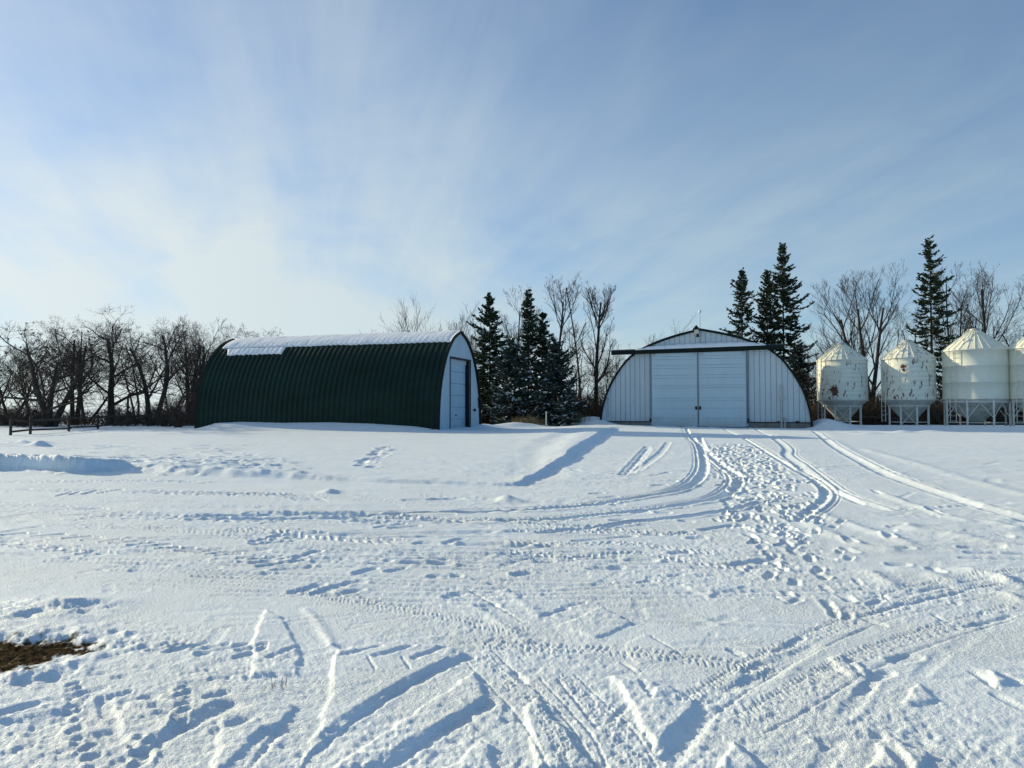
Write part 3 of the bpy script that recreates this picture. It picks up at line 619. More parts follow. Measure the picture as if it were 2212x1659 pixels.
# fine texture of the crust (fades with distance where it could not be seen)
front = (RR > 2.0) & (RR < 64) & (np.abs(TH) < R(53)); xf, yf, rf = X[front], Y[front], RR[front]
tex = 0.010 * fbm(xf * 1.7, yf * 1.7, 3, 31)
tex += 0.004 * np.clip(1 - rf / 20, 0, 1) * np.abs(fbm(xf * 2.8, yf * 2.8, 2, 35)) * -1
m12 = np.clip(1.25 - rf / 16, 0.12, 1); patch = np.clip(0.62 + 2.4 * fbm(xf * 0.55, yf * 0.55, 3, 38), 0.18, 1.7)
tex += 0.0085 * m12 * patch * fbm(xf * 11, yf * 11, 3, 41)
tex += 0.0150 * np.clip(1.4 - rf / 9, 0, 1) * (0.12 + 0.88 * patch) * fbm(xf * 33, yf * 33, 2, 47)
tex += 0.0070 * np.clip(1.6 - rf / 14, 0, 1) * (0.3 + 0.7 * patch) * fbm(xf * 19, yf * 19, 2, 49)
rough = np.clip(0.5 + 2.2 * fbm(xf * 0.3 + 7, yf * 0.5, 3, 58), 0.05, 1.5)
tex += 0.020 * np.clip((rf - 5) / 5, 0, 1) * np.clip(1.7 - rf / 22, 0, 1) * rough * fbm(xf * 4.5 + yf * 1.2, yf * 7.5 - xf * 0.6, 3, 51)
tex += 0.016 * np.clip((rf - 8) / 10, 0, 1) * fbm(xf * 1.5 + yf * 0.5, yf * 4.2, 3, 53) * 0.8
D[front] += tex * 0.62
far = (RR >= 64); Z[far] += 0.4 * fbm(X[far] * 0.02, Y[far] * 0.02, 2, 55)
Z = Z + D
V = np.stack([X, Y, Z], -1).reshape(-1, 3)
idx = np.arange(NR * NT).reshape(NR, NT); nx_ = np.roll(idx, -1, axis=1)
F = np.stack([idx[:-1], nx_[:-1], nx_[1:], idx[1:]], -1).reshape(-1, 4)[:, ::-1]
V = np.vstack([V, [[0, 0, float(Z[0].mean())]]])
m, t, b = new_mat('snow_and_turf')
b.inputs['Roughness'].default_value = 0.62; b.inputs['Specular IOR Level'].default_value = 0.25
tcn = N(t, 'ShaderNodeTexCoord'); attr = N(t, 'ShaderNodeAttribute', attribute_name='turf')
ns = N(t, 'ShaderNodeTexNoise', inp={'Scale': 1.1, 'Detail': 5}); L(t, tcn.outputs['Object'], ns.inputs['Vector'])
snow_c = ramp(t, ns.outputs[0], [(0.3, (0.79, 0.86, 0.89, 1)), (0.7, (0.84, 0.90, 0.92, 1))], 'LINEAR')
nd = N(t, 'ShaderNodeTexNoise', inp={'Scale': 24, 'Detail': 6, 'Roughness': 0.7}); L(t, tcn.outputs['Object'], nd.inputs['Vector'])
turf_c = ramp(t, nd.outputs[0], [(0.34, (0.016, 0.011, 0.007, 1)), (0.50, (0.050, 0.036, 0.020, 1)), (0.60, (0.115, 0.085, 0.045, 1)), (0.70, (0.36, 0.33, 0.29, 1))], 'LINEAR')
mx = N(t, 'ShaderNodeMix', data_type='RGBA'); L(t, attr.outputs['Fac'], mx.inputs[0]); L(t, snow_c, mx.inputs[6]); L(t, turf_c, mx.inputs[7]); L(t, mx.outputs[2], b.inputs['Base Color'])
L(t, math_n(t, 'MULTIPLY', math_n(t, 'SUBTRACT', 1.0, attr.outputs['Fac']), 0.22, clamp=True), b.inputs['Specular IOR Level'])
g1 = N(t, 'ShaderNodeTexNoise', inp={'Scale': 48, 'Detail': 4, 'Roughness': 0.7}); L(t, tcn.outputs['Object'], g1.inputs['Vector'])
bp = N(t, 'ShaderNodeBump', inp={'Strength': 1.0, 'Distance': 0.024}); gv = N(t, 'ShaderNodeTexNoise', inp={'Scale': 0.9, 'Detail': 4}); L(t, tcn.outputs['Object'], gv.inputs['Vector']); L(t, ramp(t, gv.outputs[0], [(0.38, 0.50), (0.62, 0.90)]), bp.inputs['Strength']); L(t, g1.outputs[0], bp.inputs['Height']); L(t, bp.outputs[0], b.inputs['Normal'])
ground = link_mesh('ground', V, F, m, None, True)
at_ = ground.data.attributes.new('turf', 'FLOAT', 'POINT'); at_.data.foreach_set('value', np.append(DIRT.ravel(), 0).astype(np.float32))
tag(ground, 'snow covered yard with wheel ruts, footprints and a bare brown turf patch', 'ground', kind='structure')

# ------------------------------------------------------------------ arch profiles
def arch(pts, n=30):
    """(half width, z) from foot to apex -> dense left-to-right list of (u, z)"""
    P = smooth_line(pts, n // (len(pts) - 1) + 2)
    return [(-u, z) for u, z in P] + [(u, z) for u, z in reversed(P)][1:]

def top_at(prof, u):
    us = [p[0] for p in prof]; zs = [p[1] for p in prof]
    return float(np.interp(u, us, zs))

def offset_prof(prof, d):
    P = np.array(prof); T = np.gradient(P, axis=0); T /= np.linalg.norm(T, axis=1)[:, None] + 1e-9
    return P + np.stack([-T[:, 1], T[:, 0]], -1) * d

def shell(name, prof, y0, y1, period, amp, m, parent, per=8):
    P = np.array(prof); T = np.gradient(P, axis=0); T /= np.linalg.norm(T, axis=1)[:, None]; Nn = np.stack([-T[:, 1], T[:, 0]], -1)
    ny = int((y1 - y0) / period * per); ys = np.linspace(y0, y1, ny + 1); ph = ((ys - y0) / period) % 1.0
    a = np.clip(np.abs(ph - 0.5) * 5 - 0.75, 0, 1) * amp
    V = np.zeros((ny + 1, len(P), 3))
    V[:, :, 0] = P[None, :, 0] + Nn[None, :, 0] * a[:, None]; V[:, :, 2] = P[None, :, 1] + Nn[None, :, 1] * a[:, None]; V[:, :, 1] = ys[:, None]
    i = np.arange((ny + 1) * len(P)).reshape(ny + 1, len(P))
    F = np.stack([i[:-1, :-1], i[:-1, 1:], i[1:, 1:], i[1:, :-1]], -1).reshape(-1, 4)
    return link_mesh(name, V.reshape(-1, 3), F, m, parent, False)

def edge_trim(name, prof, y0, y1, w_in, w_out, m, parent):
    A = offset_prof(prof, w_out); B = offset_prof(prof, -w_in); n = len(A); V = []; F = []
    for (u, z), (u2, z2) in zip(A, B): V += [(u, y0, z), (u2, y0, z2), (u2, y1, z2), (u, y1, z)]
    for i in range(n - 1):
        for k in range(4):
            F.append((4 * i + k, 4 * i + (k + 1) % 4, 4 * i + 4 + (k + 1) % 4, 4 * i + 4 + k))
    return link_mesh(name, V, F, m, parent)

def siding(name, prof, us, y_face, thick, z0, m, parent, holes=(), inset=0.05, gap=0.024, back=None):
    """upright sheets up to the arch with narrow open laps between them"""
    b = MB(); c = MB()
    for u0, u1 in zip(us[:-1], us[1:]):
        lo = z0; um = (u0 + u1) / 2
        for (h0, h1, hz) in holes:
            if h0 - 1e-6 <= um <= h1 + 1e-6: lo = max(lo, hz)
        t0 = top_at(prof, u0 + gap) - inset; t1 = top_at(prof, u1 - gap) - inset
        if min(t0, t1) <= lo + 0.02: 
            if max(t0, t1) <= lo + 0.1: continue
            t0 = max(t0, lo + 0.03); t1 = max(t1, lo + 0.03)
        b.box(u0 + gap / 2, u1 - gap / 2, y_face, y_face + thick, lo, max(t0, t1), (t0, t1))
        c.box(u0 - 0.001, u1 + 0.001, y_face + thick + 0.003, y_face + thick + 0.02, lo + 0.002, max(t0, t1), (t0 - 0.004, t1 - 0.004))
    o = b.build(name, m, parent)
    if back: c.build('wall_sheathing', back, parent)
    return o

# ------------------------------------------------------------------ green arch shed
gp = arch([(2.86, 0.0), (2.83, 0.8), (2.76, 1.5), (2.60, 2.25), (2.32, 3.0), (1.94, 3.7), (1.46, 4.28), (0.85, 4.76), (0.0, 5.12)])
gs = empty('arch_shed', (G_C[0], G_C[1], G_BASE), G_RZ)
tag(gs, 'dark green corrugated arch shed with snow along its ridge and one white overhead door', 'shed')
shell('roof_shell', gp, 0.0, G_LEN, 0.305, 0.055, M['green'], gs)
edge_trim('end_trim', gp, -0.06, 0.03, 0.05, 0.062, M['trim'], gs)
edge_trim('end_trim', gp, G_LEN - 0.03, G_LEN + 0.05, 0.08, 0.075, M['trim'], gs)
DX0, DX1, DZ1 = -1.30, 1.42, 3.70
us = sorted(set([round(-2.82 + 0.19 * i, 3) for i in range(30) if not (DX0 - 0.05 < -2.82 + 0.19 * i < DX0 + 0.08) and not (DX1 - 0.08 < -2.82 + 0.19 * i < DX1 + 0.05)] + [DX0, DX1, 2.82]))
siding('end_wall', gp, us, 0.045, 0.02, 0.02, M['siding'], gs, holes=((DX0, DX1, DZ1),), inset=0.06, gap=0.016, back=M['siding_back'])
siding('rear_wall', gp, us, G_LEN - 0.09, 0.02, 0.02, M['siding'], gs, inset=0.06, gap=0.016, back=M['siding_back'])
fr = MB()
fr.box(DX0 - 0.07, DX0, 0.02, 0.30, 0.0, DZ1 + 0.002); fr.box(DX1, DX1 + 0.07, 0.02, 0.30, 0.0, DZ1 + 0.002); fr.box(DX0 - 0.07, DX1 + 0.07, 0.02, 0.30, DZ1 + 0.002, DZ1 + 0.07)
fr.build('door_jamb', M['jamb'], gs)
hd = MB(); hd.box(DX0 + 0.002, DX1 - 0.002, 0.27, 0.31, DZ1 - 0.20, DZ1); hd.build('door_header', M['siding'], gs)
dp2 = MB(); zz = 0.05; nP = 6; hp = (DZ1 - 0.04) / nP
for i in range(nP): dp2.box(DX0 + 0.005, DX1 - 0.005, 0.32, 0.36, 0.02 + hp * i + 0.012, 0.02 + hp * (i + 1) - 0.012)
od = dp2.build('overhead_door', M['door'], gs)
bk = MB(); bk.box(DX0 + 0.005, DX1 - 0.005, 0.365, 0.38, 0.02, DZ1); bk.build('panel_seam', M['seam'], od)
hb = MB(); hb.box(0.0, 0.22, 0.295, 0.318, 0.80, 0.86); hb.build('handle', M['black'], od)
fo = MB(); fo.box(-2.9, -1.38, -0.02, 0.04, -0.3, 0.16); fo.build('sill_beam', M['jamb'], gs)
fo = MB(); fo.box(-3.25, -2.7, 0.05, 0.6, -0.2, 0.20); fo.build('footing', M['concrete'], gs)
ob = MB(); ob.box(1.93, 2.05, -0.06, 0.04, 1.02, 1.16); ob.build('outlet_box', M['black'], gs)
ob = MB(); ob.box(2.52, 2.60, -0.10, 0.04, 1.64, 1.72); ob.bar((2.56, 0.0, 1.2), (2.56, 0.0, 1.66), 0.018); ob.build('wall_hook', M['black'], gs)

def roof_snow(u_lo, u_hi, y0, y1, th_, slant, seed):
    P = np.array(gp); T = np.gradient(P, axis=0); T /= np.linalg.norm(T, axis=1)[:, None]; Nn = np.stack([-T[:, 1], T[:, 0]], -1)
    ns_, ny = 26, 260; V = np.zeros((ny, ns_, 3)); Vb = np.zeros((ny, ns_, 3))
    for j in range(ny):
        fy = j / (ny - 1)
        lo = u_lo + 0.04 * float(fbm(np.array([fy * 16 + seed]), np.array([3.1]), 3, seed)[0]) + 0.010 * math.sin((y0 + fy * (y1 - y0)) / 0.305 * 2 * math.pi)
        hi = u_hi
        for i in range(ns_):
            s = i / (ns_ - 1); u = lo + (hi - lo) * s
            y = y0 + fy * (y1 - y0) - slant * (1 - s) * (fy ** 3)
            k = np.interp(u, P[:, 0], np.arange(len(P))); k0 = int(k); f = k - k0; k1 = min(k0 + 1, len(P) - 1)
            p = P[k0] * (1 - f) + P[k1] * f; nn = Nn[k0] * (1 - f) + Nn[k1] * f
            edge = min(1, s * 9, (1 - s) * 9 + (1 if hi > 0 and False else 0)) ; edge = min(edge, fy * 40, (1 - fy) * 40)
            cor = 0.0028 * math.cos(y / 0.305 * 2 * math.pi)
            h = 0.058 + th_ * (0.35 + 0.65 * max(edge, 0)) + cor + 0.022 * float(fbm(np.array([u * 2.0 + y * 0.8]), np.array([y * 1.6]), 3, seed)[0])
            V[j, i] = (p[0] + nn[0] * h, y, p[1] + nn[1] * h); Vb[j, i] = (p[0] + nn[0] * 0.02, y, p[1] + nn[1] * 0.02)
    A = np.vstack([V.reshape(-1, 3), Vb.reshape(-1, 3)]); i = np.arange(ny * ns_).reshape(ny, ns_); o = ny * ns_
    Fs = [np.stack([i[:-1, :-1], i[:-1, 1:], i[1:, 1:], i[1:, :-1]], -1).reshape(-1, 4)]
    for ring in (i[0], i[-1], i[:, 0], i[:, -1]): Fs.append(np.stack([ring[:-1], ring[1:], ring[1:] + o, ring[:-1] + o], -1))
    return link_mesh('roof_snow', A, np.vstack(Fs), M['snowcap'], gs, True)
roof_snow(-1.25, 1.35, 0.03, G_LEN - 0.35, 0.04, 0.0, 3)
roof_snow(-1.66, -1.30, 9.6, G_LEN - 0.75, 0.035, 0.3, 5)

# ------------------------------------------------------------------ white quonset
wp = arch([(5.96, 0.0), (5.92, 0.55), (5.82, 1.1), (5.61, 1.85), (5.27, 2.6), (4.87, 3.25), (4.42, 3.85), (3.72, 4.45), (2.6, 4.98), (1.4, 5.36), (0.0, 5.68)])
wb = empty('quonset_barn', (W_C[0], W_C[1], W_BASE), W_RZ)
tag(wb, 'wide white fronted quonset barn with two big sliding doors under a dark track hood', 'barn')
W_LEN = 6.3
shell('roof_shell', wp, 0.02, W_LEN, 0.31, 0.05, M['green'], wb)
edge_trim('end_trim', wp, -0.10, 0.03, 0.055, 0.055, M['trim'], wb)
edge_trim('end_trim', wp, W_LEN - 0.03, W_LEN + 0.06, 0.1, 0.07, M['trim'], wb)
us = [round(-5.90 + 0.2952 * i, 4) for i in range(41)]
siding('end_wall', wp, us, 0.0, 0.03, 0.32, M['siding'], wb, inset=0.08, gap=0.028, back=M['siding_back'])
siding('rear_wall', wp, us, W_LEN - 0.1, 0.03, 0.05, M['siding'], wb, inset=0.08, gap=0.028, back=M['siding_back'])
boxes('concrete_footing', ((-5.93, -2.88, -0.05, 0.10, -0.5, 0.27), (2.60, 5.93, -0.05, 0.10, -0.5, 0.27)), M['concrete'], wb)
boxes('base_flashing', ((-5.9, -2.88, -0.075, 0.0, 0.272, 0.318), (2.60, 5.9, -0.075, 0.0, 0.272, 0.318)), M['trim'], wb)
DZT = 4.33
for (x0, x1) in ((-2.81, -0.160), (-0.095, 2.54)):
    d = MB(); zs = [0.03, 0.52, 1.10, 1.52, 1.68, 2.28, 2.42, 2.85, 3.02, 3.42, 3.60, 3.95, 4.12, DZT]
    for z0, z1 in zip(zs[:-1], zs[1:]): d.box(x0, x1, -0.20, -0.155, z0 + 0.006, z1 - 0.006)
    o = d.build('sliding_door', M['door'], wb)
    s = MB(); s.box(x0 + 0.01, x1 - 0.01, -0.152, -0.14, 0.03, DZT); s.build('panel_seam', M['seam'], o)
    boxes('door_edge', [(xe - 0.018, xe + 0.018, -0.212, -0.135, 0.03, DZT) for xe in (x0, x1)], M['seam'], o)
    boxes('track_hanger', [(xe - 0.07, xe + 0.07, -0.235, -0.205, DZT - 0.16, DZT - 0.02) for xe in (x0 + 0.16, x1 - 0.16)], M['galv'], o)
    lt = MB(); lx = x1 - 0.13 if x1 < 0 else x0 + 0.02; lt.box(lx, lx + 0.11, -0.26, -0.205, 1.02, 1.20); lt.build('latch', M['black'], o)
boxes('door_post', ((-2.95, -2.86, -0.09, 0.0, 0.05, DZT), (2.58, 2.66, -0.09, 0.0, 0.05, DZT)), M['seam'], wb)
boxes('door_stop', ((-2.94, -2.85, -0.24, -0.10, 0.30, 0.50), (2.58, 2.67, -0.24, -0.10, 0.30, 0.50)), M['black'], wb)
h = MB(); HX0, HX1 = -5.21, 4.56; n = len(h.v); TL = 0.04
h.v += [(HX0, -0.02, 4.62), (HX1, -0.02, 4.70), (HX1, -0.30, 4.61), (HX0, -0.30, 4.53), (HX0, -0.30, 4.29), (HX1, -0.30, 4.37), (HX0, -0.02, 4.32), (HX1, -0.02, 4.40)]
h.f += [(0, 3, 2, 1), (3, 4, 5, 2), (4, 6, 7, 5), (0, 6, 4, 3), (1, 2, 5, 7), (0, 1, 7, 6)]
hood = h.build('track_hood', M['trim'], wb)
s = MB(); nS = 46
for i in range(nS + 1):
    x = -3.75 + 7.35 * i / nS; t = 0.10 + 0.07 * math.sin(math.pi * i / nS) + 0.02 * math.sin(i * 1.7) + 0.05 * i / nS; e = min(1, i / 6, (nS - i) / 6)
    q0 = 0.04 * x / 4.9; s.v += [(x, -0.285, q0 + 4.585), (x, -0.23, q0 + 4.62 + t * e * 0.8), (x, -0.10, q0 + 4.66 + t * e), (x, -0.012, q0 + 4.68 + t * e)]
for i in range(nS):
    for k in range(3): s.f.append((4 * i + k, 4 * i + 4 + k, 4 * i + 5 + k, 4 * i + 1 + k))
s.build('hood_snow', M['snowcap'], wb, True)
yl = MB(); yl.box(-0.30, -0.06, -0.34, -0.12, 5.36, 5.66); yl.build('yard_light', M['cream'], wb)
yc = MB(); yc.v += [(-0.40, -0.40, 5.64), (0.04, -0.40, 5.64), (0.04, -0.1, 5.64), (-0.40, -0.1, 5.64), (-0.18, -0.40, 5.90), (-0.18, -0.1, 5.90)]; yc.f += [(0, 1, 4), (3, 5, 2), (0, 4, 5, 3), (1, 2, 5, 4), (0, 3, 2, 1)]; yc.build('ridge_cap', M['trim'], wb)
yb = MB(); yb.bar((-0.14, -0.30, 5.22), (-0.14, -0.28, 5.38), 0.12, 0.09, 10); yb.build('lamp_lens', M['black'], wb)
an = MB(); an.bar((-0.05, 0.3, 5.55), (-0.05, 0.3, 6.72), 0.022, 0.014, 6); an.build('antenna_mast', M['galv'], wb)
ah = MB(); ah.bar((-0.05, 0.3, 6.70), (-0.05, 0.3, 6.82), 0.085, 0.05, 8); ah.bar((-0.13, 0.3, 6.80), (0.03, 0.3, 6.80), 0.02); ah.build('antenna_head', M['galv'], wb)
cd = MB(); cd.bar((4.39, -0.05, 0.0), (4.39, -0.05, 1.75), 0.055, None, 8); cd.bar((4.57, -0.05, -0.05), (4.57, -0.05, 0.55), 0.05, None, 8); cd.bar((4.39, -0.05, 0.5), (4.57, -0.05, 0.5), 0.03, None, 6); cd.build('conduit', M['galv'], wb)
boxes('junction_box', ((4.29, 4.50, -0.12, -0.003, 1.55, 1.78),), M['galv'], wb)
for zc_, rc_ in ((2.02, 0.115), (2.28, 0.085)):
    b = MB(); b.bar((4.39, -0.10, zc_), (4.39, -0.003, zc_), rc_, None, 14); b.build('electric_meter', M['galv'], wb)
boxes('wall_bracket', ((5.12, 5.30, -0.12, -0.02, 0.32, 0.38), (4.18, 4.26, -0.12, -0.03, 0.33, 0.38)), M['black'], wb)
sd1 = MB(); sd1.box(-5.50, -5.47, -0.045, -0.003, 0.55, 1.62); sd1.box(-5.54, -5.44, -0.06, -0.003, 1.60, 1.74); sd1.build('side_bracket', M['seam'], wb)

# ------------------------------------------------------------------ grain bins
def frust(b, r0, z0, r1, z1, seg=40): b.lathe([(r0, z0), (r1, z1)], seg)

def grain_bin(px, Y, R_, zz, label, rust, patches, face, ladder_ang, big=False):
    """zz: heights of leg foot, leg top, body bottom, eave, apex"""
    X_ = at(px, 884, Y)[0]; zf, zl, zb, ze, za = zz
    o = empty('grain_bin', (X_, Y, 0.0), -math.atan2(X_, Y))     # local -Y looks at the yard
    tag(o, label, 'grain bin', 'white hopper bottom grain bins in a row')
    mm = silo_mat('bin_paint', rust, patches)
    b = MB(); prof = []
    nb = 3 if big else 9
    for i in range(nb):
        z0 = zb + (ze - zb) * i / nb; z1 = zb + (ze - zb) * (i + 1) / nb
        prof += [(R_ + 0.012, z0 + 0.004), (R_ + 0.012, z0 + 0.03), (R_, z0 + 0.045), (R_, z1)] if big else [(R_, z0), (R_ + 0.006, (z0 + z1) / 2), (R_, z1)]
    prof.append((R_ + 0.01, ze)); b.lathe(prof, 56); b.build('bin_wall', mm, o, True)
    b = MB(); seg = 28; b.lathe([(R_ + 0.05, ze - 0.03), (R_ + 0.05, ze + 0.01), (0.26, za - 0.06), (0.24, za - 0.02)], seg)
    for k in range(seg):
        a = 2 * math.pi * k / seg; b.bar(((R_ + 0.03) * math.cos(a), (R_ + 0.03) * math.sin(a), ze + 0.035), (0.26 * math.cos(a), 0.26 * math.sin(a), za - 0.05), 0.018)
    roof = b.build('roof_cone', mm, o)
    b = MB(); b.lathe([(0.27, za - 0.07), (0.29, za + 0.02), (0.20, za + 0.07), (0.02, za + 0.10)], 20, cap0=True, cap1=True); b.build('roof_lid', M['galv'], roof, True)
    b = MB(); rl = R_ * 0.74 if not big else R_ * 0.97
    b.lathe([(R_ - 0.003, zb - 0.004), (rl, zl), (R_ * 0.30, zf + 0.34 + (0.1 if not big else 0.12)), (R_ * 0.2, zf + 0.30)], 40, cap1=True); b.build('hopper_cone', M['hopper'], o, True)
    b = MB(); b.lathe([(R_ + 0.015, zb - 0.03), (R_ + 0.045, zb), (R_ + 0.015, zb + 0.03)], 48); b.build('base_ring', M['silo_leg'], o, True)
    b = MB(); b.lathe([(rl + 0.01, zl - 0.07), (rl + 0.05, zl - 0.05), (rl + 0.05, zl + 0.04), (rl + 0.01, zl + 0.06)], 48); b.build('base_ring', M['silo_leg'], o, True)
    nl = 8; rleg = rl + 0.03; angs = [face + 2 * math.pi * k / nl for k in range(nl)]
    pts = [(rleg * math.cos(a), rleg * math.sin(a)) for a in angs]
    for (x, y) in pts:
        b = MB(); b.box(x - 0.05, x + 0.05, y - 0.05, y + 0.05, zf - 0.3, zl + 0.02 if not big else zb - 0.02); b.build('leg', M['silo_leg'], o)
    ins = 0.93
    def brace(a, c, r):
        q_ = MB(); q_.bar(a, c, r); q_.build('leg_brace', M['silo_leg'], o)
    for k in range(nl):
        (x0, y0), (x1, y1) = pts[k], pts[(k + 1) % nl]
        brace((x0 * ins, y0 * ins, zf + 0.24), (x1 * ins, y1 * ins, zf + 0.24), 0.025)
        if big:
            xm, ym = (x0 + x1) / 2, (y0 + y1) / 2
            brace((x0, y0, zf + 0.5), (xm, ym, zl - 0.06), 0.024); brace((x1, y1, zf + 0.5), (xm, ym, zl - 0.06), 0.024)
        elif k % 2 == 0:
            brace((x0, y0, zf + 0.06), (x1, y1, zl - 0.08), 0.022); brace((x1 * 0.985, y1 * 0.985, zf + 0.06), (x0 * 0.985, y0 * 0.985, zl - 0.08), 0.022)
    b = MB(); ca, sa = math.cos(ladder_ang), math.sin(ladder_ang); tx, ty = -sa, ca; rl2 = R_ + 0.14
    for sgn in (-1, 1): b.bar((ca * rl2 + tx * 0.19 * sgn, sa * rl2 + ty * 0.19 * sgn, zf + 0.25), (ca * rl2 + tx * 0.19 * sgn, sa * rl2 + ty * 0.19 * sgn, ze + 0.12), 0.022)
    z = zf + 0.35
    while z < ze + 0.1: b.bar((ca * rl2 - tx * 0.19, sa * rl2 - ty * 0.19, z), (ca * rl2 + tx * 0.19, sa * rl2 + ty * 0.19, z), 0.014); z += 0.28
    for sgn in (-1, 1):
        b.bar((ca * (R_ + 0.1) + tx * 0.17 * sgn, sa * (R_ + 0.1) + ty * 0.17 * sgn, ze + 0.09), (ca * 0.3 + tx * 0.17 * sgn, sa * 0.3 + ty * 0.17 * sgn, za + 0.02), 0.02)
    z = zf + 0.7
    while z < ze:
        for sgn in (-1, 1): b.bar((ca * R_ + tx * 0.19 * sgn, sa * R_ + ty * 0.19 * sgn, z), (ca * rl2 + tx * 0.19 * sgn, sa * rl2 + ty * 0.19 * sgn, z), 0.014)
        z += 0.9
    b.build('ladder', M['silo_leg'], o)
    b = MB(); a = -math.pi / 2 - 0.42; b.bar((R_ * 0.62 * math.cos(a), R_ * 0.62 * math.sin(a), ze + (za - ze) * 0.40), (R_ * 0.66 * math.cos(a) , R_ * 0.66 * math.sin(a), ze + (za - ze) * 0.40 + 0.10), 0.2, 0.16, 12); b.build('roof_hatch', mm, roof)
    return o

grain_bin(1820, 46.5, 1.46, (0.58, 1.80, 2.14, 4.62, 5.68), 'small rusty grain bin next to the barn, red rust patch low on it', 0.62, [((-0.45, -1.38, 2.75), 0.36), ((-0.42, -1.38, 2.55), 0.26)], R(-112), R(-143))
grain_bin(1963, 44.6, 1.46, (0.58, 1.80, 2.14, 4.62, 5.68), 'small grain bin peppered with dark rust spots, second from the barn', 0.70, [((-0.25, -1.43, 4.1), 0.20), ((-0.22, -1.43, 3.9), 0.14)], R(-112), R(-146))
grain_bin(2109, 43.0, 1.68, (0.58, 2.02, 2.16, 4.98, 6.20), 'large clean grain bin standing beside the spotted rusty one, whole in view', 0.10, [], R(-105), R(-128), True)
grain_bin(2258, 41.2, 1.68, (0.58, 2.02, 2.16, 4.98, 6.20), 'large grain bin cut off by the edge of the picture', 0.08, [], R(-105), R(-128), True)

# ------------------------------------------------------------------ vegetation
def tubes(P0, P1, r0, r1, sides):
    P0 = np.asarray(P0); P1 = np.asarray(P1); r0 = np.asarray(r0)[:, None]; r1 = np.asarray(r1)[:, None]
    d = P1 - P0; d = d / (np.linalg.norm(d, axis=1)[:, None] + 1e-9)
    ref = np.where(np.abs(d[:, 2:3]) < 0.85, np.array([[0, 0, 1.0]]), np.array([[1.0, 0, 0]]))
    u = np.cross(d, ref); u /= np.linalg.norm(u, axis=1)[:, None] + 1e-9; v = np.cross(d, u)
    n = len(P0); V = np.zeros((n, 2 * sides, 3))
    for k in range(sides):
        a = 2 * math.pi * k / sides; o = u * math.cos(a) + v * math.sin(a)
        V[:, k] = P0 + o * r0; V[:, sides + k] = P1 + o * r1
    b = (np.arange(n) * 2 * sides)[:, None]
    F = np.concatenate([b + np.array([[k, (k + 1) % sides, sides + (k + 1) % sides, sides + k]]) for k in range(sides)], 0)
    return V.reshape(-1, 3), F

class Wood:
    def __init__(s): s.seg = {0: [], 1: []}
    def add(s, lv, a, b, r0, r1): s.seg[0 if lv < 1 else 1].append((*a, *b, r0, r1))

def grow(W, rnd, p, d, length, r, lv, maxlv, st):
    n = max(3, int(4 + 2 * (maxlv - lv) * 0.6)) if lv < maxlv else 3
    step = length / n; kids = st['kids'][min(lv, len(st['kids']) - 1)]
    p = np.array(p, float); d = np.array(d, float); r_end = r * (0.35 if lv < maxlv else 0.5)
    start = st['bare'] if lv == 0 else 0.15
    spawn = sorted(rnd.uniform(start, 1.0) for _ in range(kids)) if lv < maxlv else []
    si = 0; ph = rnd.uniform(0, 6.28)
    for i in range(n):
        j = st['wig'] * (0.5 if lv == 0 else 1.0)
        d = d + np.array([rnd.gauss(0, j), rnd.gauss(0, j), rnd.gauss(0, j * 0.6) + st['up'] * (0.6 if lv else 0.25)])
        d /= np.linalg.norm(d)
        q = p + d * step; ra = r + (r_end - r) * i / n; rb = r + (r_end - r) * (i + 1) / n
        W.add(lv, p, q, ra, rb)
        while si < len(spawn) and spawn[si] <= (i + 1) / n + 1e-9:
            f = spawn[si]; ft = (f * n - i); pp = p + (q - p) * min(max(ft, 0), 1); si += 1
            ph += 2.4 + rnd.gauss(0, 0.5); an = st['ang'] * rnd.uniform(0.7, 1.25)
            u = np.cross(d, [0.3, 0.2, 1.0] if abs(d[2]) < 0.9 else [1, 0.2, 0]); u /= np.linalg.norm(u); v = np.cross(d, u)
            nd_ = d * math.cos(an) + (u * math.cos(ph) + v * math.sin(ph)) * math.sin(an)
            ln = length * st['ratio'] * rnd.uniform(0.65, 1.1) * (1.12 - 0.5 * f)
            rc = max((ra + (rb - ra) * ft) * rnd.uniform(0.45, 0.68), 0.006)
            grow(W, rnd, pp, nd_, ln, rc, lv + 1, maxlv, st)
        p = q
    return p, d

STY = {'round': dict(kids=(8, 6, 5, 4), bare=0.2, wig=0.15, up=0.06, ang=0.95, ratio=0.66),
       'gnarl': dict(kids=(8, 6, 5, 4), bare=0.22, wig=0.20, up=0.13, ang=0.85, ratio=0.60),
       'poplar': dict(kids=(13, 7, 5, 3), bare=0.28, wig=0.060, up=0.17, ang=0.62, ratio=0.50),
       'vase': dict(kids=(9, 5, 5, 3), bare=0.20, wig=0.065, up=0.17, ang=0.50, ratio=0.62),
       'mast': dict(kids=(30, 4, 3), bare=0.2, wig=0.02, up=0.04, ang=1.0, ratio=0.14),
       'bush': dict(kids=(6, 5, 3), bare=0.08, wig=0.12, up=0.10, ang=0.6, ratio=0.6)}

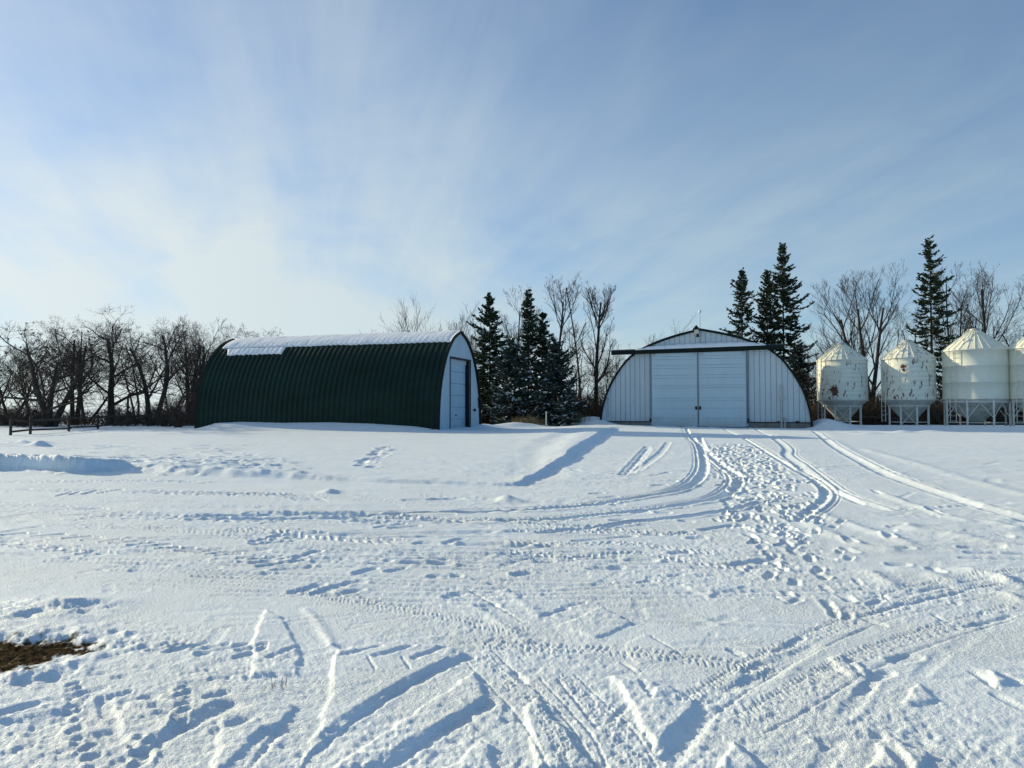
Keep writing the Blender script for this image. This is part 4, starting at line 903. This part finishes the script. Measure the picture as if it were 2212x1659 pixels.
def bare_tree(px, top_y, Y, style, label, seed, trunk_r=0.14, stems=1, lean=(0, 0), group='bare deciduous trees', maxlv=4, mats=('bark', 'twig'), base_px=None, seeds=False, name='bare_tree', cat='tree', spread=0.18):
    rnd = random.Random(seed); bx = at(base_px if base_px is not None else px, 884, Y)[0]; z0 = gz(bx, Y) - 0.15; top = at(px, top_y, Y)
    H = top[2] - z0; o = empty(name, (bx, Y, z0)); st = STY[style]; W = Wood()
    for k in range(stems):
        a = 2 * math.pi * (k + rnd.random() * 0.6) / max(stems, 1); sp = 0.0 if stems == 1 else spread * rnd.uniform(0.6, 1.3)
        d = np.array([lean[0] + sp * math.cos(a), lean[1] + sp * math.sin(a), 1.0]); d /= np.linalg.norm(d)
        k2 = 1.0 if stems == 1 else rnd.uniform(0.75, 1.0)
        grow(W, rnd, (0.1 * math.cos(a) * (stems > 1), 0.1 * math.sin(a) * (stems > 1), 0), d, H * 0.86 * k2, trunk_r * (1 if stems == 1 else 0.72), 0, maxlv, st)
    A = np.array(W.seg[0] or [(0, 0, 0, 0, 0, .1, .01, .01)]); B = np.array(W.seg[1])
    # scale to the height (and sideways offset) seen
    zmax = max(A[:, 5].max(), B[:, 5].max() if len(B) else 0); f = H / zmax
    for Q in (A, B):
        Q[:, 2] *= f; Q[:, 5] *= f
    shift = (top[0] - bx) / H
    if base_px is not None:
        for Q in (A, B): Q[:, 0] += shift * Q[:, 2] * (0.35 + 0.65 * Q[:, 2] / H); Q[:, 3] += shift * Q[:, 5] * (0.35 + 0.65 * Q[:, 5] / H)
    V, F = tubes(A[:, :3], A[:, 3:6], A[:, 6], A[:, 7], 6); link_mesh('trunk', V, F, M[mats[0]], o, True)
    rmin = 0.0038 + 0.00005 * Y
    B[:, 6] = np.maximum(B[:, 6], rmin); B[:, 7] = np.maximum(B[:, 7], rmin * 0.8)
    V, F = tubes(B[:, :3], B[:, 3:6], B[:, 6], B[:, 7], 3)
    link_mesh('crown', V, F, M[mats[1]], o)
    if seeds:
        T = B[B[:, 6] < 0.014]; sel = T[np.array([rnd.random() < 0.05 for _ in range(len(T))])]; c = sel[:, 3:6]; n = len(c); q = np.random.default_rng(seed)
        a = q.normal(size=(n, 3)) * 0.045; b_ = q.normal(size=(n, 3)) * 0.03
        Vv = np.stack([c - a, c + b_, c + a, c - b_], 1).reshape(-1, 3); Ff = np.arange(4 * n).reshape(n, 4); link_mesh('seed_clusters', Vv, Ff, M['seed'], o)['kind'] = 'stuff'
    return tag(o, label, cat, group)

def spruce(px, top_y, Y, width, label, seed, snow=0.0, base_clear=0.06, m='needle', sparse=1.0, pw_=0.85, dens=1.0):
    """width: half width of the crown in metres at its base"""
    rnd = random.Random(seed); q = np.random.default_rng(seed)
    top = at(px, top_y, Y); bx = top[0]; z0 = gz(bx, Y) - 0.1; H = top[2] - z0
    o = empty('spruce_tree', (bx, Y, z0)); tag(o, label, 'spruce', 'spruces behind the sheds and bins')
    seg = []; n = 10
    for i in range(n): seg.append((0, 0, H * i / n, 0, 0, H * (i + 1) / n, 0.02 + 0.008 * H * (1 - i / n), 0.015 + 0.008 * H * (1 - (i + 1) / n)))
    A = np.array(seg); V, F = tubes(A[:, :3], A[:, 3:6], A[:, 6], A[:, 7], 7); link_mesh('trunk', V, F, M['bark'], o, True)
    C, DV, LN, WD, bo, SC = [], [], [], [], [], []
    z = H * base_clear; lop = rnd.uniform(0, 6.28)
    while z < H * 0.99:
        f = z / H; rad = width * ((1 - f) ** pw_) * (0.85 if f < 0.1 else 1.0) * rnd.uniform(0.78, 1.15) + 0.06
        nb = rnd.choice((4, 5, 6)); ph = rnd.uniform(0, 6.28)
        for k in range(nb):
            if rnd.random() > sparse: continue
            az = ph + 2 * math.pi * k / nb + rnd.gauss(0, 0.3); l = rad * rnd.uniform(0.40, 1.06) * (1.38 if rnd.random() < 0.10 else 1.0) * (1 + 0.12 * math.cos(az - lop))
            el = (0.75 * f - 0.25) + rnd.gauss(0, 0.20); p = np.array([0, 0, z + rnd.gauss(0, 0.17)]); ns_ = max(2, int(l / 0.20))
            d = np.array([math.cos(az) * math.cos(el), math.sin(az) * math.cos(el), math.sin(el)]); prev = p.copy()
            for i in range(ns_):
                t = (i + 1) / ns_; d = d + np.array([rnd.gauss(0, .06), rnd.gauss(0, .06), (-0.09 if t < 0.5 else 0.15)]); d /= np.linalg.norm(d)
                nx2 = prev + d * (l / ns_); bo.append((*prev, *nx2, 0.018 * (1.15 - t) + 0.005, 0.010 * (1.1 - t) + 0.004))
                side = np.cross(d, [0, 0, 1.0]); side /= np.linalg.norm(side) + 1e-9
                if t > 0.2 or l < 0.5:
                    for sg in (-1, 1, 0, rnd.choice((-1, 1))):
                        if rnd.random() > dens: continue
                        tl = (0.19 + 0.22 * min(1, l) * (1.2 - t)) * rnd.uniform(0.7, 1.25)
                        dv = d * rnd.uniform(0.7, 1.1) + side * sg * rnd.uniform(0.35, 0.95) + np.array([0, 0, rnd.uniform(-0.30, 0.12)]); dv /= np.linalg.norm(dv)
                        C.append(prev + (nx2 - prev) * rnd.random()); DV.append(dv); LN.append(tl); WD.append(rnd.uniform(0.045, 0.080))
                        if snow and rnd.random() < snow * (0.35 + 0.75 * (1 - f)) * (0.4 + 0.8 * t): SC.append((C[-1], dv, tl * 0.95, WD[-1] * rnd.uniform(0.9, 1.5)))
                prev = nx2
        z += rnd.uniform(0.13, 0.27) * (1.1 - 0.45 * f) * (H / 10) ** 0.3
    B = np.array(bo); V, F = tubes(B[:, :3], B[:, 3:6], B[:, 6], B[:, 7], 3); link_mesh('branches', V, F, M['bark'], o)
    C, DV, LN, WD = map(np.array, (C, DV, LN, WD))
    def blades(C, DV, LN, WD, lift):
        n = len(C); rv_ = q.normal(size=(n, 3)); s_ = np.cross(DV, rv_ if lift == 0 else np.array([[0, 0, 1.0]]) + 0.35 * rv_); s_ /= np.linalg.norm(s_, axis=1)[:, None] + 1e-9
        c = C + np.array([[0, 0, lift]]); a = c - DV * (LN * 0.1)[:, None]; b_ = c + DV * (LN * 0.5)[:, None]; e = c + DV * LN[:, None]
        Vv = np.stack([a, b_ + s_ * WD[:, None], e, b_ - s_ * WD[:, None]], 1).reshape(-1, 3); return Vv, np.arange(4 * n).reshape(n, 4)
    V1, F1 = blades(C, DV, LN, WD, 0); V2, F2 = blades(C, DV, LN, WD, 0); n = len(V1)
    V3, F3 = blades(C + q.normal(size=C.shape) * 0.05, DV + q.normal(size=DV.shape) * 0.5, LN * 0.7, WD * 0.7, 0)
    link_mesh('foliage', np.vstack([V1, V2, V3]), np.vstack([F1, F2 + n, F3 + 2 * n]), M[m], o)
    if SC:
        c, d_, l_, w_ = zip(*SC); V, F = blades(np.array(c), np.array(d_), np.array(l_), np.array(w_), 0.05); link_mesh('snow_load', V, F, M['snowcap'], o)
    return o

# spruces (view x, top, depth, half width)
spruce(1058, 640, 50.0, 2.75, 'full dark spruce beside the white end of the green shed', 101, 0.32, 0.03, pw_=0.80)
spruce(1141, 634, 53.0, 1.75, 'narrow ragged spruce with bent tip, next to the full one by the green shed', 102, 0.30, 0.05, sparse=0.85, pw_=0.62, dens=0.95)
spruce(1172, 676, 54.0, 1.6, 'thin dark spruce in front of the tallest poplar between the sheds', 103, 0.25, 0.05, sparse=0.8, pw_=0.62, dens=0.95)
spruce(1104, 742, 47.5, 2.3, 'low snowy spruce under the full spruce between the two sheds', 104, 0.45, 0.02, 'needle_blue', pw_=0.62)
spruce(1200, 742, 47.0, 2.3, 'low broad spruce with snow laden skirts, left of the barn', 105, 0.45, 0.02, 'needle_blue', pw_=0.62)
spruce(1228, 842, 44.5, 1.0, 'little snow covered spruce at the foot of the broad one near the barn', 112, 0.6, 0.0, 'needle_blue', pw_=0.6)
spruce(1602, 583, 63.0, 2.35, 'lone slim spruce rising over the barn roof, left of a close pair', 106, 0.04, 0.12, sparse=0.80, pw_=0.58, dens=0.87)
spruce(1656, 588, 64.0, 2.2, 'shorter spruce of the close pair behind the barn roof', 107, 0.04, 0.08, sparse=0.85, pw_=0.52, dens=0.90)
spruce(1690, 529, 62.5, 3.9, 'tallest spruce behind the barn with long boughs reaching out to one side', 108, 0.08, 0.06, sparse=0.84, pw_=0.72, dens=0.93)
spruce(1722, 752, 56.0, 1.9, 'low drooping spruce at the shoulder of the barn roof', 109, 0.22, 0.05, 'needle_blue', pw_=0.5)
spruce(2008, 514, 54.0, 2.5, 'tall open spruce behind the grain bins with trunk showing through', 110, 0.02, 0.22, sparse=0.62, pw_=0.58, dens=0.85)
spruce(1040, 806, 51.0, 1.3, 'small spruce tucked against the corner of the green shed', 111, 0.35, 0.0, pw_=0.6)

# bare trees at the left
GL = 'bare trees behind the rail fence'
bare_tree(118, 690, 45.0, 'round', 'big spreading many stemmed tree above the rail fence, thickest at its base', 201, 0.30, 3, (0.05, 0), GL, base_px=110, spread=0.55, seeds=True)
bare_tree(258, 658, 50.0, 'round', 'tallest bare tree behind the rail fence, with one straight trunk', 202, 0.25, 1, (0.05, 0), GL, base_px=236)
bare_tree(338, 678, 48.0, 'gnarl', 'open crooked tree between the fence and the green shed, sky showing under its limb', 203, 0.26, 2, (0, 0), GL, base_px=325, spread=0.3)
bare_tree(408, 681, 53.0, 'vase', 'dense bare tree close to the rounded rear of the green shed', 204, 0.20, 3, (0, 0), GL, spread=0.2)
bare_tree(452, 690, 55.0, 'round', 'bare tree whose crown touches the green shed roof line', 205, 0.15, 2, (0, 0), GL)
bare_tree(520, 691, 62.0, 'round', 'bare crown standing up from behind the snowy end of the green roof', 206, 0.17, 1, (0, 0), GL)
bare_tree(20, 716, 47.0, 'gnarl', 'low tangled tree at the picture edge by the fence', 207, 0.15, 3, (-0.2, 0), GL, spread=0.5, seeds=True)
bare_tree(185, 690, 52.0, 'round', 'bushy topped tree behind the fence, right of the big spreading one', 208, 0.15, 3, (0, 0), GL, spread=0.3, seeds=True)
bare_tree(296, 682, 56.0, 'round', 'fine twigged tree between the tallest tree and the crooked one', 209, 0.13, 2, (0, 0), GL)
bare_tree(70, 730, 55.0, 'vase', 'thicket like tree behind the big spreading one, thin straight shoots on top', 210, 0.12, 3, (0, 0), GL, spread=0.35)
bare_tree(385, 835, 43.5, 'bush', 'dark leafless bush pressed against the far end of the green shed', 211, 0.05, 14, (0, 0), GL, maxlv=3, mats=('twig', 'twig'), name='bare_bush', cat='bush', spread=0.35)
bare_tree(360, 850, 45.5, 'bush', 'leafless bush beside the last fence post near the green shed', 212, 0.05, 12, (0, 0), GL, maxlv=3, mats=('twig', 'twig'), name='bare_bush', cat='bush', spread=0.5)
bare_tree(160, 676, 49.0, 'round', 'round crowned tree behind the fence, close left of the tallest straight trunk', 213, 0.22, 2, (0, 0), GL, spread=0.3)
bare_tree(430, 676, 51.0, 'round', 'highest crown just before the rounded end of the green shed', 214, 0.22, 2, (0, 0), GL, base_px=415, spread=0.25)
bare_tree(365, 715, 58.0, 'round', 'low round tree filling the gap right of the crooked open tree', 215, 0.11, 2, (0, 0), GL, spread=0.3)
bare_tree(-15, 735, 50.0, 'round', 'tree cut by the picture edge with its limbs leaning inwards', 216, 0.14, 2, (0.2, 0), GL, spread=0.3)
# behind the green shed and between the sheds
GC = 'bare trees between the two sheds'
bare_tree(843, 690, 66.0, 'bush', 'spiky bush top peeping over the middle of the snowy roof', 221, 0.08, 7, (0, 0), GC, maxlv=3, name='bare_bush', cat='bush', spread=0.22)
bare_tree(942, 634, 60.0, 'vase', 'bare tree fanning out above the ridge of the green shed', 222, 0.16, 4, (0, 0), GC, maxlv=3, spread=0.28)
bare_tree(1008, 668, 62.0, 'poplar', 'thin pale tree between the green shed peak and the full spruce', 223, 0.09, 2, (0, 0), GC, maxlv=3, mats=('bark_pale', 'twig'))
bare_tree(1110, 612, 58.0, 'poplar', 'slender bare poplar standing between two spruces', 224, 0.12, 1, (0.02, 0), GC, mats=('bark_pale', 'twig'))
bare_tree(1197, 586, 57.0, 'poplar', 'tallest bare poplar between the sheds', 225, 0.17, 1, (0, 0), GC)
bare_tree(1226, 618, 59.0, 'mast', 'stripped dead conifer like a bare mast, right of the tallest poplar', 226, 0.11, 1, (0, 0), GC, maxlv=2, base_px=1256)
bare_tree(1287, 608, 52.0, 'poplar', 'forked poplar nearest the left edge of the barn', 227, 0.19, 1, (0, 0), GC, mats=('bark', 'twig'))
bare_tree(1250, 690, 63.0, 'gnarl', 'twiggy undergrowth tree behind the mast like dead conifer', 228, 0.10, 3, (0, 0), GC, maxlv=3)
bare_tree(1318, 742, 58.0, 'gnarl', 'low twiggy tree over the left shoulder of the barn', 229, 0.09, 3, (0, 0), GC, maxlv=3)
bare_tree(1085, 660, 66.0, 'poplar', 'faint thin poplar between the full spruce and its narrow neighbour', 230, 0.09, 2, (0, 0), GC, maxlv=3)
# behind the barn and bins
GB = 'bare trees behind the barn and the bins'
bare_tree(1410, 708, 70.0, 'vase', 'small bare crown above the left slope of the barn roof', 231, 0.11, 3, (0, 0), GB, maxlv=3)
bare_tree(1470, 676, 68.0, 'poplar', 'single leaning branch of a tree above the barn roof', 232, 0.07, 1, (0.0, 0), GB, maxlv=2, base_px=1445)
bare_tree(1524, 702, 72.0, 'gnarl', 'tiny rounded crown beside the antenna above the barn', 233, 0.10, 2, (0, 0), GB, maxlv=3)
bare_tree(1360, 735, 66.0, 'gnarl', 'scrubby bare tree behind the left side of the barn', 234, 0.10, 3, (0, 0), GB, maxlv=3)
bare_tree(1762, 700, 56.0, 'gnarl', 'twiggy tree filling the gap between barn and first bin', 235, 0.10, 4, (0, 0), GB, maxlv=3)
bare_tree(1880, 550, 53.0, 'vase', 'large vase shaped tree with many upright limbs behind the rusty bins', 236, 0.26, 3, (-0.03, 0), GB, spread=0.24)
bare_tree(1795, 690, 58.0, 'vase', 'slender many stemmed tree just left of the large vase shaped one', 237, 0.09, 3, (0, 0), GB, maxlv=3)
bare_tree(1962, 640, 55.0, 'gnarl', 'crooked low tree forking above the spotted bin', 238, 0.12, 2, (0, 0), GB, maxlv=3)
bare_tree(2060, 570, 57.0, 'poplar', 'bare tree whose limbs show through and beside the open spruce', 239, 0.14, 2, (0, 0), GB)
bare_tree(2136, 564, 56.0, 'poplar', 'upright poplar rising behind the large clean bin', 240, 0.17, 1, (0, 0), GB, mats=('bark', 'twig'))
bare_tree(2196, 586, 57.0, 'vase', 'spreading bare tree above the gap between the two large bins', 241, 0.17, 3, (0.05, 0), GB, base_px=2180, spread=0.3)
bare_tree(2095, 640, 60.0, 'gnarl', 'thin forked tree over the left slope of the large clean bin', 242, 0.10, 2, (0, 0), GB, maxlv=3)
bare_tree(2235, 640, 55.0, 'gnarl', 'bare tree at the picture edge behind the last bin', 243, 0.14, 2, (0, 0), GB, maxlv=3)

# brush that reads as one tangled mass
def brush(label, spans, n, seed, mats):
    q = random.Random(seed); S = []
    for _ in range(n):
        (v0, v1, Y0, Y1, h0, h1) = q.choices(spans, weights=[abs(s[1] - s[0]) for s in spans])[0]
        Y = q.uniform(Y0, Y1); x = at(q.uniform(v0, v1), 884, Y)[0]; z = 0.5; H = q.uniform(h0, h1); p = np.array([x, Y, z]); d = np.array([q.gauss(0, .35), q.gauss(0, .35), 1.0]); d /= np.linalg.norm(d); r = q.uniform(0.009, 0.028)
        for i in range(4):
            d = d + np.array([q.gauss(0, .25), q.gauss(0, .25), 0.03]); d /= np.linalg.norm(d); e = p + d * H / 4; S.append((*p, *e, r, r * 0.8)); r *= 0.8
            for _k in range(3):
                d2 = d + np.array([q.gauss(0, .8), q.gauss(0, .8), q.gauss(0, .5)]); d2 /= np.linalg.norm(d2); l = H * q.uniform(0.12, 0.32); e2 = p + d2 * l; S.append((*p, *e2, r * 0.7, r * 0.5))
                d3 = d2 + np.array([q.gauss(0, .7), q.gauss(0, .7), q.gauss(0, .5)]); d3 /= np.linalg.norm(d3); S.append((*e2, *(e2 + d3 * l * 0.6), r * 0.5, r * 0.4))
            p = e
    A = np.array(S); V, F = tubes(A[:, :3], A[:, 3:6], np.maximum(A[:, 6], 0.009), np.maximum(A[:, 7], 0.008), 3)
    o = link_mesh('undergrowth', V, F, M[mats]); return tag(o, label, 'undergrowth', kind='stuff')
brush('tangled leafless undergrowth behind the rail fence', [(-60, 420, 46, 58, 0.5, 1.4), (230, 420, 46, 54, 0.7, 1.7), (-60, 100, 44, 52, 0.6, 2.0)], 900, 301, 'twig')
brush('dark tangled undergrowth under the spruces between the sheds', [(1030, 1330, 49, 60, 0.8, 2.6)], 1100, 302, 'twig')
brush('dark tangled undergrowth behind the grain bins', [(1745, 2270, 50, 60, 1.2, 3.2), (1745, 2270, 48.5, 54, 0.6, 1.9), (1745, 2270, 49, 53, 0.6, 1.8)], 3600, 303, 'twig')
brush('faint twiggy tree line far behind the barn and green shed', [(430, 1000, 66, 80, 3, 5.2), (1300, 1760, 64, 76, 3, 5.6)], 900, 304, 'twig')

# ------------------------------------------------------------------ fence, posts, stems
fx = [(24, 32.0), (66, 33.0), (150, 37.0), (212, 41.0), (277, 46.0), (340, 52.0)]
pp = []
fo = empty('rail_fence', (at(66, 884, 33)[0], 33.0, 0.0)); tag(fo, 'low weathered wooden rail fence half buried in snow', 'fence')
for (vx, Yp) in fx:
    x = at(vx, 884, Yp)[0]; pp.append((x - fo.location.x, Yp - 33.0, gz(x, Yp)))
for (x, y, z) in pp:
    b = MB(); b.bar((x, y, z - 0.4), (x + random.gauss(0, 0.03), y, z + 0.74 + random.uniform(-.05, .1)), 0.062, 0.055, 8); b.build('post', M['fence'], fo)
for i in range(len(pp) - 1):
    for hz in (0.18, 0.62):
        (x0, y0, z0), (x1, y1, z1) = pp[i], pp[i + 1]; b = MB(); e = (x1 - x0, y1 - y0)
        b.bar((x0 + 0.09, y0, z0 + hz + random.gauss(0, .03)), (x1 + 0.09, y1, z1 + hz + random.gauss(0, .04)), 0.045, 0.04, 6); b.build('rail', M['fence'], fo)
x, Yp = at(276, 884, 46.5)[0], 46.5; z = gz(x, Yp)
b = MB(); A = [(0, 0, -0.3), (0, 0, 1.75), (0.05, 0, 1.95), (0.18, 0, 2.06), (0.40, 0, 2.05)]
for p, q_ in zip(A[:-1], A[1:]): b.bar(p, q_, 0.07, None, 8)
o = b.build('standpipe', M['fence']); o.location = (x, Yp, z); tag(o, 'dark hooked standpipe rising among the trees behind the fence', 'pipe')
x, Yp = at(1180, 884, 43.0)[0], 43.0; z = gz(x, Yp)
b = MB(); b.bar((0, 0, -0.3), (0, 0, 0.85), 0.028, 0.028, 6); b.box(-0.05, 0.05, -0.015, 0.015, 0.72, 0.86); o = b.build('marker_post', M['cream']); o.location = (x, Yp, z); tag(o, 'thin pale marker post in the snow between the two sheds', 'post')

def tuft(name, vx, vy, n, h, spread, label, m, seed, r=0.004, cat='dry grass', Yfix=None, kind=None):
    q = random.Random(seed)
    if Yfix: x0, y0 = at(vx, 884, Yfix)[0], Yfix
    else: x0, y0 = hit(vx, vy)
    S = []
    for _ in range(n):
        p = np.array([q.gauss(0, spread), q.gauss(0, spread), -0.03]); d = np.array([q.gauss(0, .25), q.gauss(0, .25), 1.0]); l = h * q.uniform(0.5, 1.1)
        for i in range(3):
            d = d + np.array([q.gauss(0, .18), q.gauss(0, .18), -0.05]); d /= np.linalg.norm(d); e = p + d * l / 3; S.append((*p, *e, r, r * 0.75)); p = e
    A = np.array(S); V, F = tubes(A[:, :3], A[:, 3:6], A[:, 6], A[:, 7], 3); o = link_mesh(name, V, F, M[m]); o.location = (x0, y0, gz(x0, y0)); return tag(o, label, cat, kind=kind)
tuft('dry_grass', 600, 1481, 11, 0.085, 0.030, 'few dry stems poking out of the near snow', 'litter', 401, 0.0016)
tuft('dry_grass', 586, 1486, 6, 0.04, 0.02, 'stubby dry stems beside the taller ones in the near snow', 'litter', 402, 0.0016)
for k, (vx, Yp) in enumerate(((1143, 44.0), (1160, 44.6), (1122, 44.4), (1255, 45.0))):
    tuft('straw_tuft', vx, 0, 60, 0.55, 0.28, ('straw coloured grass clump below the spruces, tallest of the row', 'straw coloured grass clump beside the pale marker post', 'straw coloured grass clump nearest the green shed', 'straw coloured grass clump near the snow bank at the barn corner')[k], 'straw', 410 + k, 0.008, 'grass', Yfix=Yp)
# litter lying on the bare turf
q = random.Random(77); S = []
poly = dp_
while len(S) < 420:
    x = q.uniform(a_[:, 0].min(), a_[:, 0].max()); y = q.uniform(a_[:, 1].min(), a_[:, 1].max()); ins = False
    for i in range(len(poly)):
        (x1, y1), (x2, y2) = poly[i], poly[(i + 1) % len(poly)]
        if (y1 > y) != (y2 > y) and x < (x2 - x1) * (y - y1) / (y2 - y1) + x1: ins = not ins
    if not ins: continue
    z = gz(x, y) - 0.06; d = np.array([q.gauss(0, 1), q.gauss(0, 1), abs(q.gauss(0, .5))]); d /= np.linalg.norm(d); l = q.uniform(0.02, 0.07); S.append((x, y, z, *(np.array([x, y, z]) + d * l), 0.0018, 0.0012))
A = np.array(S); V, F = tubes(A[:, :3], A[:, 3:6], A[:, 6], A[:, 7], 3)
tag(link_mesh('grass_litter', V, F, M['litter']), 'short dead grass blades on the bare turf patch', 'grass litter', kind='stuff')
# fallen pole between the first two bins
x, Yp = at(1875, 884, 48.2)[0], 48.2
b = MB(); b.bar((-1.6, 0, 0.62), (2.2, -0.3, 0.40), 0.06, 0.05, 6); o = b.build('fallen_pole', M['fence']); o.location = (x, Yp, gz(x, Yp)); tag(o, 'thin fallen pole leaning in the brush between the two rusty bins', 'pole')

scene.render.engine = 'CYCLES'
scene.render.resolution_x = 1024; scene.render.resolution_y = 768
scene.cycles.max_bounces = 6
